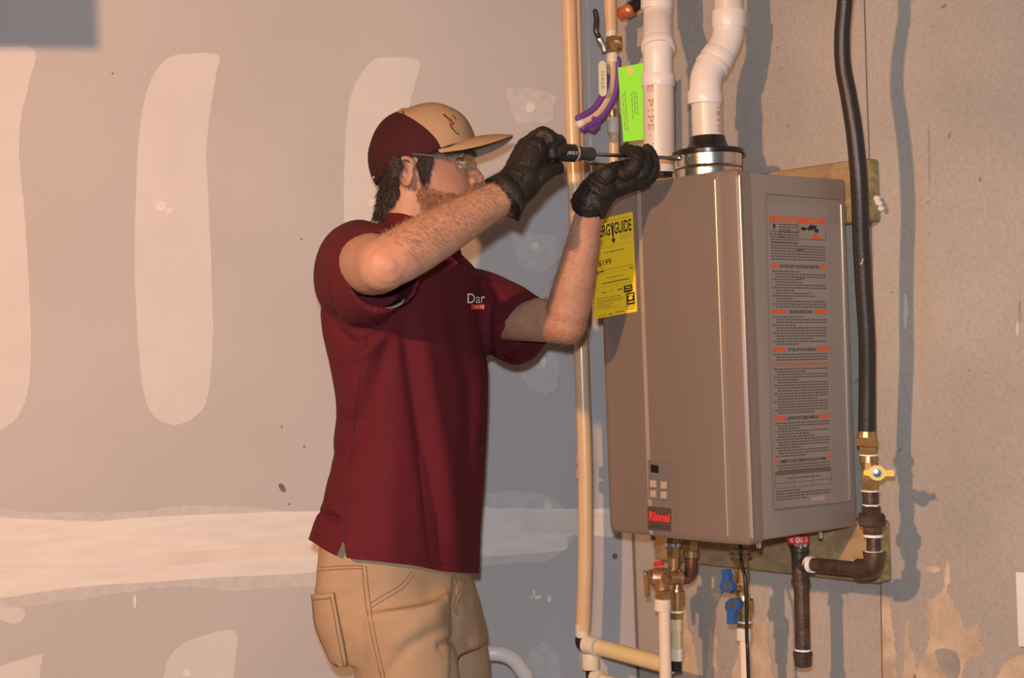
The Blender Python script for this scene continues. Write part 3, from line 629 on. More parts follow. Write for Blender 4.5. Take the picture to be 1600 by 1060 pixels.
seg(1355, 697, 711, 27, parent=gv, hexa=True, name='adapter_nut'); seg(1357, 711, 722, 28, 26, parent=gv, name='valve_neck'); seg(1358, 721, 753, 24, parent=gv, name='valve_body', n=8)
seg(1359, 737, 767, 27, 29, parent=gv, hexa=True, name='valve_hex')
seg(1357.5, 710, 712, 30, parent=gv, m='teflon', name='thread_seal'); seg(1360, 766, 768, 29, parent=gv, m='teflon', name='thread_seal')
yc = G(1370, 739, GO + .028)
HN = (-DS * 0.75 - DF * 0.66).normalized()
hx = (r_ - HN * r_.dot(HN)).normalized()
def hq(x, y, t=0): return yc + hx * (x / F * 2.5) + ZZ * (-y / F * 2.5) + HN * t
b = MB(); out = [(-20, -3.5), (-12, -5)] + [(13 * cos(a), -12 * sin(a)) for a in (2.6, 2.2, 1.7, 1.2, .7)] + [(12, -4.5), (25, -4.5), (26, 0), (25, 5), (12, 5)] + [(13 * cos(a), -12 * sin(a)) for a in (-.7, -1.2, -1.7, -2.2, -2.6)] + [(-12, 5), (-20, 3.5)]
b.add(prism([hq(x, y) for x, y in out], HN * .005)); hd = b.build('handle', 'yellow_plastic', gv, smooth=False)
b = MB(); b.add(lathe(hq(0, 0, .004), HN, [(0, .0085), (.002, .0085), (.002, .006), (.005, .006), (.0055, .004)], 20)); b.build('handle_screw', 'chrome', hd)
lettering('GAS', quadfn(hq(14, 3, .0056), hq(24, 3, .0056), hq(24, -2.5, .0056), hq(14, -2.5, .0056)), 'bronze', hd)
b = MB(); b.add(lathe(G(1364, 739, GO + .008), (yc - G(1364, 739, GO + .008)), [(0, .009), (.02, .008)], 12)); b.build('stem', 'brass', gv)
gp = thing('gas_pipe', 'black iron gas pipe run with union elbow tee and capped drip leg', 'pipe', G(1255, 1042))
seg(1360, 767, 792, 25, parent=gp, m='iron', name='nipple'); seg(1361, 788, 792, 27, parent=gp, m='teflon', name='thread_seal')
seg(1361, 790, 805, 31, parent=gp, m='iron', hexa=True, name='union_top'); seg(1362, 803, 822, 44, parent=gp, m='iron', hexa=True, name='union_nut'); seg(1363, 820, 837, 30, parent=gp, m='iron', hexa=True, name='union_bottom')
seg(1364, 835, 839, 31, parent=gp, m='teflon', name='thread_seal'); seg(1365, 836, 864, 22, parent=gp, m='iron', name='nipple'); seg(1365.5, 861, 865, 29, parent=gp, m='teflon', name='thread_seal')
ev = [G(1366, 864), G(1366, 872), G(1364, 883), G(1357, 889), G(1346, 890), G(1340, 889.5)]
b = MB(); b.add(tube(smoothpath(ev, 5), R(33), 24)); b.add(lathe(G(1366, 868), ZZ, [(0, R(33)), (0, R(35)), (.006, R(35)), (.006, R(30))], 24)); b.build('elbow', 'iron', gp)
b = MB(); b.add(tube([G(1343, 889.5), G(1266, 882)], R(22), 24)); b.build('pipe', 'iron', gp)
b = MB(); b.add(lathe(G(1262, 882.5), G(1272, 883.5) - G(1262, 882.5), [(0, R(27)), (.012, R(26))], 24)); b.build('thread_seal', 'teflon', gp)
b = MB(); b.add(lathe(G(1251, 913), ZZ, [(0, R(31)), (.007, R(31)), (.008, R(27)), (.054, R(27)), (.055, R(31)), (.062, R(31))], 24)); b.add(tube([G(1252, 882), G(1265, 883)], R(27), 24)); b.build('tee', 'iron', gp)
b = MB(); b.add(tube([G(1252, 912), G(1254.5, 1022)], R(24, 1255, 960), 24)); b.build('drip_leg', 'iron', gp)
b = MB(); b.add(lathe(G(1255, 1042), ZZ, [(0, R(24)), (.002, R(28)), (.017, R(30)), (.018, R(32)), (.024, R(32)), (.025, R(26))], 24)); b.build('cap', 'iron', gp)
seg(1254.4, 1014, 1017, 26, parent=gp, m='teflon', name='thread_seal'); seg(1251, 847, 855, 20, parent=gp, m='chrome', name='inlet_nipple')
tg = thing('gas_tag', 'red band tag reading GAS under the heater above the pipe tee', 'tag', G(1246, 848))
rT = R(36); aT = G(1247, 849)
b = MB(); b.add(lathe(aT, ZZ, [(0, rT * .97), (0, rT), (.013, rT), (.013, rT * .97)], 32)); b.build('band', 'red_plastic', tg)
fd = Vector((-f_.x, -f_.y, 0)).normalized(); sd = ZZ.cross(fd)
for s_, t0, t1 in (('NE', -.98, -.62), ('GAS', -.42, .25), ('GA', .45, .85)):
    lettering(s_, (lambda t0, t1: (lambda x, y: aT + ZZ * (.003 + .0075 * y) + (fd * cos(t0 + (t1 - t0) * x) + sd * sin(t0 + (t1 - t0) * x)) * (rT + .0004)))(t0, t1), 'white_ink', tg)

# ================================================================== HOT SIDE
HO = 0.15
def seg2(x, y0, y1, w0, m, name, parent, w1=None, hexa=False, o=HO, x1=None): return seg(x, y0, y1, w0, w1, m, name, parent, 24, o, x1, hexa)
hv = thing('isolation_valve', 'brass hot water valve with red cap hanging under the heater', 'valve', G(1058, 947, HO))
seg2(1052, 840, 873, 21, 'brass', 'inlet_nut', hv, hexa=True, o=.14); seg2(1052, 848, 853, 29, 'chrome', 'washer', hv, o=.14)
seg2(1079, 843, 868, 24, 'brass', 'inlet_nut', hv, hexa=True, o=.12); seg2(1080, 860, 870, 26, 'brass', 'collar', hv, o=.12)
b = MB(); b.add(tube(smoothpath([G(1080, 866, .12), G(1080, 890, .12), G(1077, 901, .12), G(1069, 904, .125), G(1058, 903, .13)], 5), R(23), 20)); b.build('copper_elbow', 'copper_dark', hv)
seg2(1053, 872, 897, 20, 'brass', 'tail_piece', hv, o=.14)
b = MB(); b.add(lathe(G(1017, 903, .19), G(1056, 903, .15) - G(1017, 903, .19), [(0, R(28)), (.008, R(34)), (.030, R(34)), (.034, R(26)), (.05, R(25)), (.052, R(29)), (.058, R(29))], 24)); b.build('relief_body', 'bronze', hv)
b = MB(); b.add(lathe(G(1034, 904, .18), -ZZ, [(0, R(30)), (.012, R(26)), (.02, R(26))], 20)); b.add(nut(G(1045, 903, .19), -DS, R(18), .012)); b.build('relief_outlet', 'bronze', hv)
b = MB(); b.add(box(G(1021, 886, .185), (G(1032, 884, .185) - G(1021, 886, .185)), DS * .01, ZZ * .009, bev=.001)); b.build('cap', 'red_plastic', hv)
b = MB(); b.add(prism([G(x, y, .20) for x, y in ((1005, 892), (1014, 891), (1016, 900), (1012, 905), (1013, 932), (1008, 934), (1005, 905))], DS * .004)); lv_ = b.build('lever', 'brass', hv, smooth=False)
b = MB(); b.add(lathe(G(1010, 897, .201), -DS, [(0, .004), (.003, .003)], 10)); b.build('lever_screw', 'chrome', lv_)
b = MB(); b.add(tube([G(1009, 897, .198), G(1019, 903, .19)], .005, 10)); b.build('stem', 'chrome', hv)
seg2(1058, 912, 925, 20, 'brass', 'valve_bonnet', hv, w1=12, o=.14); seg2(1059, 924, 947, 22, 'brass', 'valve_body', hv, o=.14); seg2(1058, 946, 955, 18, 'brass', 'valve_neck', hv, o=.14)
seg2(1057.5, 954, 957, 22, 'teflon', 'thread_seal', hv, o=.14); seg2(1057, 957, 968, 21, 'brass', 'outlet_nut', hv, hexa=True, o=.14)
seg2(1036, 922, 937, 25, 'brass', 'relief_nut', hv, hexa=True, o=.18)
wp_ = thing('relief_pipe', 'white plastic pipe dropping from the bronze relief valve', 'pipe', G(1036, 1060, .18))
seg2(1035.5, 936, 954, 27, 'pex_white', 'coupling', wp_, o=.18); seg2(1050, 952, 1600, 19, 'pex_white', 'pipe', wp_, o=.18, x1=1038)
hpipe = thing('riser_pipe', 'short yellowed plastic riser with black end cap behind the white pipe', 'pipe', G(1056, 1048, .14))
seg2(1056, 967, 985, 22, 'coupling_yellow', 'coupling', hpipe, o=.14); seg2(1057, 984, 1015, 16, 'coupling_yellow', 'pipe', hpipe, o=.14); seg2(1057.5, 1013, 1032, 21, 'coupling_white', 'coupling', hpipe, o=.14); seg2(1056, 1031, 1048, 19, 'black', 'end_cap', hpipe, o=.14)
# cold side
cv = thing('isolation_valve', 'brass cold water valve with two blue handles', 'valve', G(1160, 981, .15))
seg2(1157, 858, 886, 25, 'brass', 'inlet_nut', cv, hexa=True, o=.15); seg2(1157, 866, 870, 34, 'brass', 'flange', cv, o=.15)
seg2(1159, 888, 931, 22, 'brass', 'valve_body', cv, o=.15); seg2(1162, 930, 937, 22, 'brass', 'shoulder', cv, w1=20, o=.15); seg2(1162.5, 937, 958, 30, 'brass', 'ball_housing', cv, o=.15); seg2(1163, 957, 973, 23, 'brass', 'valve_neck', cv, o=.15)
seg2(1163, 970, 973, 25, 'teflon', 'thread_seal', cv, o=.15); seg2(1163, 973, 982, 24, 'brass', 'outlet_nut', cv, hexa=True, o=.15)
for (x, y, pts) in ((1135, 917, [(1127, 891), (1137, 891), (1139, 908), (1146, 914), (1145, 922), (1139, 927), (1128, 926), (1124, 918), (1125, 911), (1128, 906)]), (1144, 946, [(1134, 941), (1140, 936), (1151, 936), (1156, 944), (1154, 952), (1148, 956), (1146, 976), (1135, 975), (1136, 958), (1132, 950)])):
    b = MB(); b.add(prism([G(px, py, .192) for px, py in pts], DS * .010)); hh = b.build('handle', 'blue_plastic', cv, smooth=False)
    b = MB(); b.add(lathe(G(x, y, .192), -DS, [(0, .006), (.003, .005), (.003, .003)], 12)); b.build('handle_screw', 'brass', hh)
    b = MB(); b.add(lathe(G(x + 2, y, .185), G(1157, y + 3, .155) - G(x + 2, y, .185), [(0, .010), (.010, .012), (.014, .008), (.032, .008)], 16)); b.build('stem', 'brass', cv)
cpipe = thing('riser_pipe', 'pale plastic riser pipe below the valve with blue handles', 'pipe', G(1163, 1060, .15))
seg2(1162.5, 980, 1000, 24, 'coupling_white', 'coupling', cpipe, o=.15); seg2(1180, 998, 1600, 17, 'pex_white', 'pipe', cpipe, o=.15, x1=1163.5)
crd = thing('power_cord', 'thin black cord hanging in front of the blue handled valve', 'cord', G(1168, 1060, .19))
b = MB(); b.add(tube(smoothpath([G(1157, 850, .175), G(1157.5, 870, .18), G(1160, 888, .185), G(1164.5, 905, .188), G(1166, 940, .19), G(1167, 1000, .19), G(1170, 1075, .19), G(1186, 1600, .17)], 6), .0031, 12)); b.build('cable', 'black', crd)

# ================================================================== PEX ON THE DRYWALL
def Q(x, y, o=.11): return Pd(x, y, o)
def RD(w, x=900, y=500, o=.11): return w / 2 / F * (Q(x, y, o) - CAM).dot(f_)
def segd(x, y0, y1, w0, m, name, parent, w1=None, hexa=False, o=.11, x1=None):
    a = Q(x, y1, o); c = Q(x1 if x1 else x, y0, o); L = (c - a).length; b = MB()
    if hexa: b.add(nut(a, c - a, RD(w0) * 1.06, L))
    else: b.add(lathe(a, c - a, [(0, RD(w0) * .97), (L * .08, RD(w0)), (L * .92, RD(w1 or w0)), (L, RD(w1 or w0) * .97)], 24))
    return b.build(name, m, parent)
pm = thing('water_pipe', 'long tan plastic pipe running down the drywall beside the heater', 'pipe', Q(909, 985))
b = MB(); b.add(tube(smoothpath([Q(x, y) for x, y in ((872, -420), (888, -50), (889, 0), (892, 100), (895, 200), (899, 300), (905, 450), (910, 600), (914, 720), (915, 850), (913, 930), (911, 985))], 5), RD(23.5), 24)); b.build('pipe', 'pex_tan', pm)
segd(910, 976, 996, 22, 'coupling_white', 'coupling', pm)
b = MB(); b.add(tube(smoothpath([Q(908, 993), Q(907, 1003), Q(911, 1009), Q(918, 1010)], 4), RD(17), 16)); b.add(tube([Q(922, 1010), Q(938, 1500)], RD(17), 16)); b.build('tee', 'black', pm)
for y0, y1 in ((709, 727), (731, 749)):
    b = MB(); b.add(box(Q(900, y1, .09), Q(913, y1, .09) - Q(900, y1, .09), DN * .022, Q(900, y0, .09) - Q(900, y1, .09), bev=.002)); b.build('pipe_clip', 'coupling_white', pm)
segd(923, 1021, 1046, 28, 'coupling_white', 'coupling', pm)
ps = thing('water_pipe', 'tan plastic pipe standing close behind the long pipe at the top', 'pipe', Q(906, 300, .025))
b = MB(); b.add(tube([Q(890, -420, .02), Q(904, 150, .02), Q(908, 330, .02), Q(910, 700, .02)], RD(15), 16)); b.build('pipe', 'pex_tan', ps)
ph = thing('water_pipe', 'yellowed plastic pipe running sideways at the bottom to the white pipe', 'pipe', Q(930, 1010))
b = MB(); a_ = Q(922, 1008); c_ = G(1050, 1042, .13); b.add(tube([a_, c_], RD(25), 20)); b.build('pipe', 'pex_yellow', ph)
b = MB(); b.add(lathe(Q(914, 1006), (c_ - a_), [(0, RD(25)), (.002, RD(29)), (.027, RD(29)), (.028, RD(27))], 24)); b.build('coupling', 'coupling_white', ph)
ph2 = thing('water_pipe', 'pale plastic pipe end cut by the bottom edge beside the black tee', 'pipe', Q(940, 1060))
b = MB(); b.add(tube([Q(928, 1062), G(1010, 1085, .12)], RD(24), 20)); b.add(lathe(Q(926, 1058), (c_ - a_), [(0, RD(22)), (.002, RD(26)), (.02, RD(26)), (.021, RD(23))], 24)); b.build('pipe', 'coupling_white', ph2)
# upper shutoff assembly
UO = .13
us = thing('supply_pipe', 'tan plastic supply pipe above the brass valve with black lever', 'pipe', Q(953, 0, UO))
segd(955, -400, 48, 20, 'pex_tan', 'pipe', us, o=UO, x1=940); segd(955, 43, 58, 17, 'coupling_white', 'collar', us, o=UO)
uv = thing('shutoff_valve', 'small brass shutoff valve with raised black lever near the top', 'valve', Q(957, 83, UO))
segd(957, 57, 84, 20, 'brass', 'valve_body', uv, hexa=True, o=UO); segd(957, 66, 76, 26, 'brass', 'valve_collar', uv, hexa=True, o=UO)
b = MB(); b.add(nut(Q(957, 68, UO), r_, .014, .018)); b.add(nut(Q(958, 73, UO + .01), DN, .008, .012)); b.build('union_nut', 'brass', uv)
b = MB(); b.add(tube(smoothpath([Q(945, 80, UO + .02), Q(943, 72, UO + .022), Q(937, 62, UO + .024), Q(934, 55, UO + .024)], 4), .0065, 10, flat=.4)); lvv = b.build('lever', 'steel_shaft', uv)
b = MB(); b.add(capsule(smoothpath([Q(935, 57, UO + .024), Q(931, 47, UO + .026), Q(932, 30, UO + .026), Q(930, 18, UO + .026)], 4), [.0052] * 13, 10)); b.build('grip', 'black', lvv)
ub = thing('supply_pipe', 'curved tan pipe cradled in a purple bend support', 'pipe', Q(957, 97, UO))
segd(957, 83, 98, 18, 'coupling_white', 'collar', ub, o=UO)
bend = smoothpath([Q(956, 94, UO), Q(956, 118, UO), Q(952, 145, UO), (Q(941, 168, UO)), Q(926, 183, UO), Q(907, 193, UO)], 6)
b = MB(); b.add(tube(bend, RD(15), 16)); b.build('pipe', 'pex_tan', ub)
pts, fr = frames(bend, r_)
for sgn, lo in ((1, 0), (-1, 7)):
    b = MB(); pp = []
    for p, (x, y), i in zip(pts, fr, range(99)):
        if i < lo: continue
        tdir = (pts[min(i + 1, len(pts) - 1)] - pts[max(i - 1, 0)]).normalized(); sx = (tdir.cross(DN)).normalized()
        pp.append(p + sx * sgn * RD(17) * (-1) + DN * .003)
    b.add(capsule(pp[::1], [.0072] * len(pp), 10)); b.build('bend_support', 'purple_plastic', ub)
b = MB(); b.add(tube([Q(925, 184, UO + .009), Q(938, 190, UO + .009)], .004, 8)); b.add(capsule([Q(918, 199, UO), Q(928, 203, UO + .01), Q(935, 196, UO + .01)], [.005, .006, .004], 10)); b.build('support_clip', 'purple_plastic', ub)
b = MB(); b.add(ball(Q(908, 193, UO), .011)); b.build('end_fitting', 'coupling_white', ub)
b = MB(); b.add(box(Q(902, 208, .02), r_ * .009, DN * .05, ZZ * .034, bev=.002)); b.build('end_bracket', 'black', ub)
ul = thing('supply_pipe', 'tan pipe with white coupling seen below the purple support', 'pipe', Q(958, 208, .05))
segd(958, 184, 208, 19, 'coupling_white', 'coupling', ul, o=.05); segd(960, 207, 420, 16, 'pex_tan', 'pipe', ul, o=.05, x1=959); segd(957, 170, 185, 12, 'brass', 'fitting', ul, o=.05)
b = MB(); b.add(tube([Q(922, 256, .03), Q(958, 257, .03)], RD(3.5), 10)); b.build('cross_wire', 'copper_dark', ul)
# tags
wt = thing('paper_tag', 'small cream rounded tag hanging at the purple support', 'tag', Q(941, 97, UO + .03))
O0 = Q(941, 124, UO + .025)
def tq(x, y, t=0): return onplane(x, y, O0 + DN * t, DN)
out = [(941 + 6.2 * cos(a), 103 - 8 * sin(a)) for a in [i * pi / 6 for i in range(7)]] + [(942 + 6.2 * cos(a), 144 - 7 * sin(a)) for a in [pi + i * pi / 6 for i in range(7)]]
b = MB(); b.add(prism([tq(x, y) for x, y in out], DN * .001)); wtc = b.build('card', 'tag_white', wt, smooth=False)
b = MB()
for i in range(7):
    y = 112 + i * 4.2; b.add(([tq(939, y, .0013), tq(944, y - .5 + (i % 3), .0013), tq(944, y + 1 + (i % 3), .0013), tq(939, y + 1.4, .0013)], [(0, 1, 2, 3)]))
o = b.build('fine_print', 'ink_olive', wt, smooth=False, fixn=False); o['kind'] = 'stuff'
gt = thing('paper_tag', 'bright green paper tag with a round hole hanging beside the PVC pipe', 'tag', P(985, 100, 2.87))
gn = (-f_ + r_ * -0.15).normalized(); G0 = P(988, 160, 2.87)
def gq(x, y, t=0): return onplane(x, y, G0 + gn * t, gn)
gp4 = [(965.5, 106), (1012, 97), (1014, 217), (974, 222)]
b = MB(); b.add(prism([gq(x, y) for x, y in gp4], gn * .0006)); b.build('card', 'tag_green', gt, smooth=False)
b = MB(); b.add(lathe(gq(985, 111, .0006), gn, [(0, .0058), (.0004, .0058), (.0004, .003)], 20)); b.build('eyelet', 'copper_bright', gt)
b = MB(); b.add(tube([gq(985, 111, .001), gq(984, 94, .004), gq(976, 75, .002), Q(960, 66, UO + .012)], .0005, 6)); b.build('string', 'steel_shaft', gt)
b = MB(); random.seed(5)
for cx_, x0 in ((0, 986), (1, 990), (2, 993.5), (3, 972), (4, 976)):
    y = 142 + random.uniform(0, 4); ye = 180 if cx_ < 3 else 205
    while y < ye:
        h = random.uniform(3, 8); sk = (y - 142) * .07
        b.add(([gq(x0 + sk, y, .001), gq(x0 + 1.2 + sk, y, .001), gq(x0 + 1.2 + sk, y + h, .001), gq(x0 + sk, y + h, .001)], [(0, 1, 2, 3)])); y += h + 1.6
o = b.build('fine_print', 'ink_olive', gt, smooth=False, fixn=False); o['kind'] = 'stuff'
# copper stub at the very top
ct = thing('copper_pipe', 'short copper pipe end with black insulation at the top by the corner', 'pipe', P(983, 12, 3.0))
b = MB(); b.add(tube([P(970, 22, 3.02), P(990, 14, 3.0)], .013, 16)); b.add(ball(P(982, 16, 2.99), .014)); b.build('elbow', 'copper_bright', ct)
b = MB(); b.add(tube([P(985, 13, 2.985), P(1030, -14, 3.0)], .012, 16)); b.build('insulation', 'black', ct)
# white hose near the trousers
wh = thing('drain_hose', 'white plastic hose looping by the trousers at the bottom', 'hose', Q(775, 1018, .12))
b = MB(); b.add(tube(smoothpath([Q(690, 1160, .10), Q(725, 1060, .10), Q(745, 1028, .11), Q(772, 1021, .12), Q(798, 1028, .12), Q(815, 1048, .12), Q(824, 1080, .12), Q(830, 1300, .12), Q(832, 1700, .12)], 6), RD(24.5, 790, 1030, .12), 20)); b.build('tube', 'pvc_white', wh)
# plate at the right edge
wpz = thing('wall_plate', 'white rectangular plate on the concrete cut by the right edge', 'wall plate', Pc(1615, 1010, 0))
b = MB(); a_ = Pc(1597, 1009, 0); c_ = Pc(1660, 1009, 0); zt_ = Pc(1597, 893, 0).z; b.add(box(Vector((a_.x, a_.y, a_.z)), Vector((c_.x - a_.x, c_.y - a_.y, 0)), -DS * .012, ZZ * (zt_ - a_.z), bev=.002)); b.build('cover', 'paint_white', wpz)
b = MB(); b.add(lathe(Pc(1630, 950, .012), -DS, [(0, .004), (.001, .003)], 10)); b.build('plate_screw', 'chrome', wpz)
# ================================================================== PERSON
def loft_rows(rows, Adir, Bdir, n=48, power=2.0):
    """rows: (centre, a, b, tilt)"""
    rg = []
    for c, a, b_, tilt in rows:
        ring = []
        for j in range(n):
            t = 2 * pi * j / n; ct, st = cos(t), sin(t)
            x = math.copysign(abs(ct) ** (2 / power), ct) * a; y = math.copysign(abs(st) ** (2 / power), st) * b_
            ring.append(c + Adir * x + Bdir * y - ZZ * (tilt * x))
        rg.append(ring)
    return rg
def remesh(mb, voxel, smooth=3, name='tmp', factor=0.5):
    me = mb.mesh(name); bm = bmesh.new(); bm.from_mesh(me); bmesh.ops.triangulate(bm, faces=bm.faces); bm.to_mesh(me); bm.free()
    o = bpy.data.objects.new(name, me); COL.objects.link(o)
    m = o.modifiers.new('r', 'REMESH'); m.mode = 'VOXEL'; m.voxel_size = voxel; m.use_smooth_shade = True
    if smooth: s = o.modifiers.new('s', 'SMOOTH'); s.iterations = smooth; s.factor = factor
    dg = bpy.context.evaluated_depsgraph_get(); me2 = bpy.data.meshes.new_from_object(o.evaluated_get(dg))
    bpy.data.objects.remove(o); bpy.data.meshes.remove(me)
    return me2
def fix_pieces(parts):
    """orient each closed piece outwards before the union"""
    mb = MB()
    for vf in parts:
        me = bpy.data.meshes.new('p'); me.from_pydata([tuple(x) for x in vf[0]], [], vf[1]); bm = bmesh.new(); bm.from_mesh(me)
        bmesh.ops.recalc_face_normals(bm, faces=bm.faces)
        if bm.calc_volume(signed=True) < 0: bmesh.ops.reverse_faces(bm, faces=bm.faces)
        bm.verts.index_update(); mb.add(([v.co.copy() for v in bm.verts], [tuple(v.index for v in f.verts) for f in bm.faces])); bm.free(); bpy.data.meshes.remove(me)
    return mb
def finish(me, name, mats, parent, smooth=True):
    me.name = name; me.materials.clear()
    for m in ([mats] if isinstance(mats, str) else mats): me.materials.append(MATS[m])
    me.polygons.foreach_set('material_index', [0] * len(me.polygons))
    me.polygons.foreach_set('use_smooth', [True] * len(me.polygons)); me.update()
    o = bpy.data.objects.new(name, me); COL.objects.link(o)
    if parent: put(o, parent)
    return o
def proj_px(p):
    d = p - CAM; z = d.dot(f_); return 800 + d.dot(r_) / z * F, 530 - d.dot(u_) / z * F, z
def sstep(a, b, x):
    t = min(1, max(0, (x - a) / (b - a))); return t * t * (3 - 2 * t)
ZB = 2.66
AD = Vector((0.51, 0.86, 0)); BD = Vector((0.86, -0.51, 0))
man = thing('person', 'man in maroon polo shirt, tan cap, glasses and black gloves working on the heater', 'person', Vector((P(650, 560, ZB).x, P(650, 560, ZB).y, 0)))
S = ZB / F
def row(y, L, R_, k, tilt=0.0, z=ZB, dd=0.0, grow=0.0):
    cx_ = (L + R_) / 2 + 1.5; hw = (R_ - L) / 2 * z / F * .935 + grow
    a = hw / sqrt(.26 + .74 * k * k)
    return (P(cx_, y, z), a, a * k, tilt)
# ---- arms (key points)
S1 = P(560, 412, 2.53); E1 = P(600, 414, 2.275); W1 = P(790, 305, 2.395)
S2 = P(745, 494, 2.785); E2 = P(884, 503, 2.62); W2 = P(924, 318, 2.54)
def lerp(a, b, t): return a + (b - a) * t
# ---- head (image-plane profile, lateral = depth)
HZ = 2.655
HS = HZ / F
def H(px, py, w=0.0): return P(px, py, HZ) + Vector((0, 1, 0)) * w
FW = Vector((1, 0, 0))
def headring(y, bk, fr, w, pf=0.80, n=40):
    c = (bk + fr) / 2; h = (fr - bk) / 2; ring = []
    for j in range(n):
        t = 2 * pi * j / n; ct, st = cos(t), sin(t)
        ww = w * st * (1 - (1 - pf) * max(0, ct) ** 1.5)
        ring.append(H(c + h * math.copysign(abs(ct) ** .92, ct), y, ww))
    return ring
hrows = [(184, 636, 688, .035), (189, 622, 702, .050), (196, 608, 715, .063), (205, 597, 725, .073), (222, 592, 731, .0765), (238, 590, 734.5, .0775), (248, 591, 735, .077), (258, 592, 731.5, .075), (268, 595, 731.5, .073), (278, 600, 734, .071), (290, 608, 737, .067), (300, 618, 738.5, .063), (308, 627, 738, .059), (318, 638, 735, .054), (328, 650, 732, .046), (338, 664, 727, .035), (345, 678, 718, .02)]
parts = [loft([headring(*r) for r in hrows])]
# neck
parts.append(tube([H(655, 270), H(650, 300), H(645, 330), H(640, 360), P(638, 400, ZB)], [.045, .051, .052, .055, .070], 24))
# nose
parts.append(loft([[H(x0 + dx, y, w * s_) for x0, s_ in ((0, 1),) for dx, s_ in ((-14, 1.3), (-14, -1.3), (-3, -.9), (0, -.35), (0, .35), (-3, .9))] for x0, y, w in ((0, 0, 0),) for y, w, x0 in ()] ) if False else capsule([H(733, 250), H(737, 262), H(743, 273), H(746, 279)], [.006, .0075, .010, .0115], 12))
parts.append(capsule([H(739, 284, -.009), H(741, 282, 0), H(739, 284, .009)], [.0075, .009, .0075], 10))
# brow, lips, chin, cheek
parts.append(capsule([H(722, 247, -.040), H(732, 245, -.018), H(735, 246, 0), H(732, 245, .018), H(722, 247, .040)], [.007, .008, .006, .008, .007], 10))
parts.append(capsule([H(733, 301, -.020), H(739.5, 299, 0), H(733, 301, .020)], [.004, .006, .004], 10))
parts.append(capsule([H(733, 308, -.018), H(738.5, 308, 0), H(733, 308, .018)], [.004, .0062, .004], 10))
parts.append(ball(H(724, 332), .017, .02, .016))
for s_ in (-1, 1):
    # ear: rim, lobe, tragus
    e = lambda x, y, w=0.0: H(x, y, s_ * (.073 + w))
    parts.append(capsule(smoothpath([e(648, 274, .006), e(650, 264, .012), e(643, 258, .017), e(634, 259, .020), e(627, 267, .021), e(628, 280, .018), e(634, 291, .012), e(641, 297, .008), e(645, 292, .006)], 3), [.0040] * 25, 8))
    parts.append(capsule([e(636, 270, .004), e(638, 284, .004)], [.013, .010], 10, flat=.6, up=FW))
    parts.append(capsule([e(648, 282, .006), e(647, 287, .006)], [.004, .0035], 8))
    parts.append(capsule([e(641, 268, .012), e(636, 276, .011), e(641, 286, .009)], [.0025, .003, .003], 8))
# upper torso under the shirt (slim) and arms
tr_ = [row(y, L + 14, R_ - 14, .62, t_) for y, L, R_, t_ in ((860, 500, 742, 0), (700, 526, 756, 0), (560, 524, 760, 0), (480, 518, 758, .1), (420, 530, 748, .2), (390, 560, 720, .25), (370, 590, 695, .25), (350, 612, 684, .2))]
parts.append(loft(loft_rows(tr_, AD, BD, 32)))
def arm(Sh, El, Wr, elb):
    ua = [Sh, lerp(Sh, El, .5), lerp(Sh, El, .85)]
    fa = [lerp(El, Wr, t) for t in (0, .12, .3, .5, .7, .88, 1.0)]
    return ua, fa
ua1 = [S1, lerp(S1, E1, .45), lerp(S1, E1, .75), E1]
parts.append(capsule(ua1, [.052, .049, .045, .0385], 24))
fa1 = [E1, lerp(E1, W1, .12), lerp(E1, W1, .28), lerp(E1, W1, .45), lerp(E1, W1, .65), lerp(E1, W1, .85), W1, P(815, 288, 2.405)]
parts.append(capsule(fa1, [.0375, .040, .0400, .0375, .033, .0285, .0265, .022], 24))
parts.append(ball(P(600, 410, 2.270), .031, .031, .032))
ua2 = [S2, lerp(S2, E2, .45), lerp(S2, E2, .8), E2]
parts.append(capsule(ua2, [.040, .039, .037, .0365], 24))
fa2 = [E2, lerp(E2, W2, .12), lerp(E2, W2, .28), lerp(E2, W2, .45), lerp(E2, W2, .65), lerp(E2, W2, .85), W2, P(938, 300, 2.54)]
parts.append(capsule(fa2, [.0345, .0365, .0350, .0315, .0275, .0240, .0222, .018], 24))
parts.append(ball(P(887, 511, 2.63), .030, .030, .030))
me = remesh(fix_pieces(parts), 0.0023, 3)
for v in me.vertices:
    p = v.co; x, y, z = proj_px(p)
    # eye sockets, temples
    if y < 300 and x > 600 and p.z > 1.45:
        for s_ in (-1, 1):
            for (ex, ey, ew, rr, amt) in ((727, 256, .030, .013, .006), (706, 250, .066, .02, .002)):
                d = (p - H(ex, ey, s_ * ew)).length
                if d < rr * 1.8: v.co += Vector((-1, -s_ * .25, 0)) * amt * math.exp(-(d / rr) ** 2)
def skin_mat():
    m = mat('skin', (0.385, 0.200, 0.132), 0.5, bump=0.25, bscale=350, sss=0.12, col2=(0.455, 0.248, 0.168), vscale=30, spec=0.35)
    nt = m.node_tree; b = nt.nodes['Principled BSDF']; src = b.inputs['Base Color'].links[0].from_socket
    at = nt.nodes.new('ShaderNodeAttribute'); at.attribute_name = 'flush'
    mx = nt.nodes.new('ShaderNodeMix'); mx.data_type = 'RGBA'; nt.links.new(at.outputs['Fac'], mx.inputs[0]); nt.links.new(src, mx.inputs[6]); mx.inputs[7].default_value = (0.62, 0.17, 0.11, 1)
    nt.links.new(mx.outputs[2], b.inputs['Base Color'])
skin_mat()
at = me.attributes.new('flush', 'FLOAT', 'POINT'); vals = []
spots = [(P(612, 398, 2.24), .026, .22), (H(752, 280), .014, .4), (P(886, 520, 2.62), .025, .2), (H(634, 285, -.085), .02, .35), (H(712, 282, -.06), .022, .25), (H(738, 304), .012, .5)]
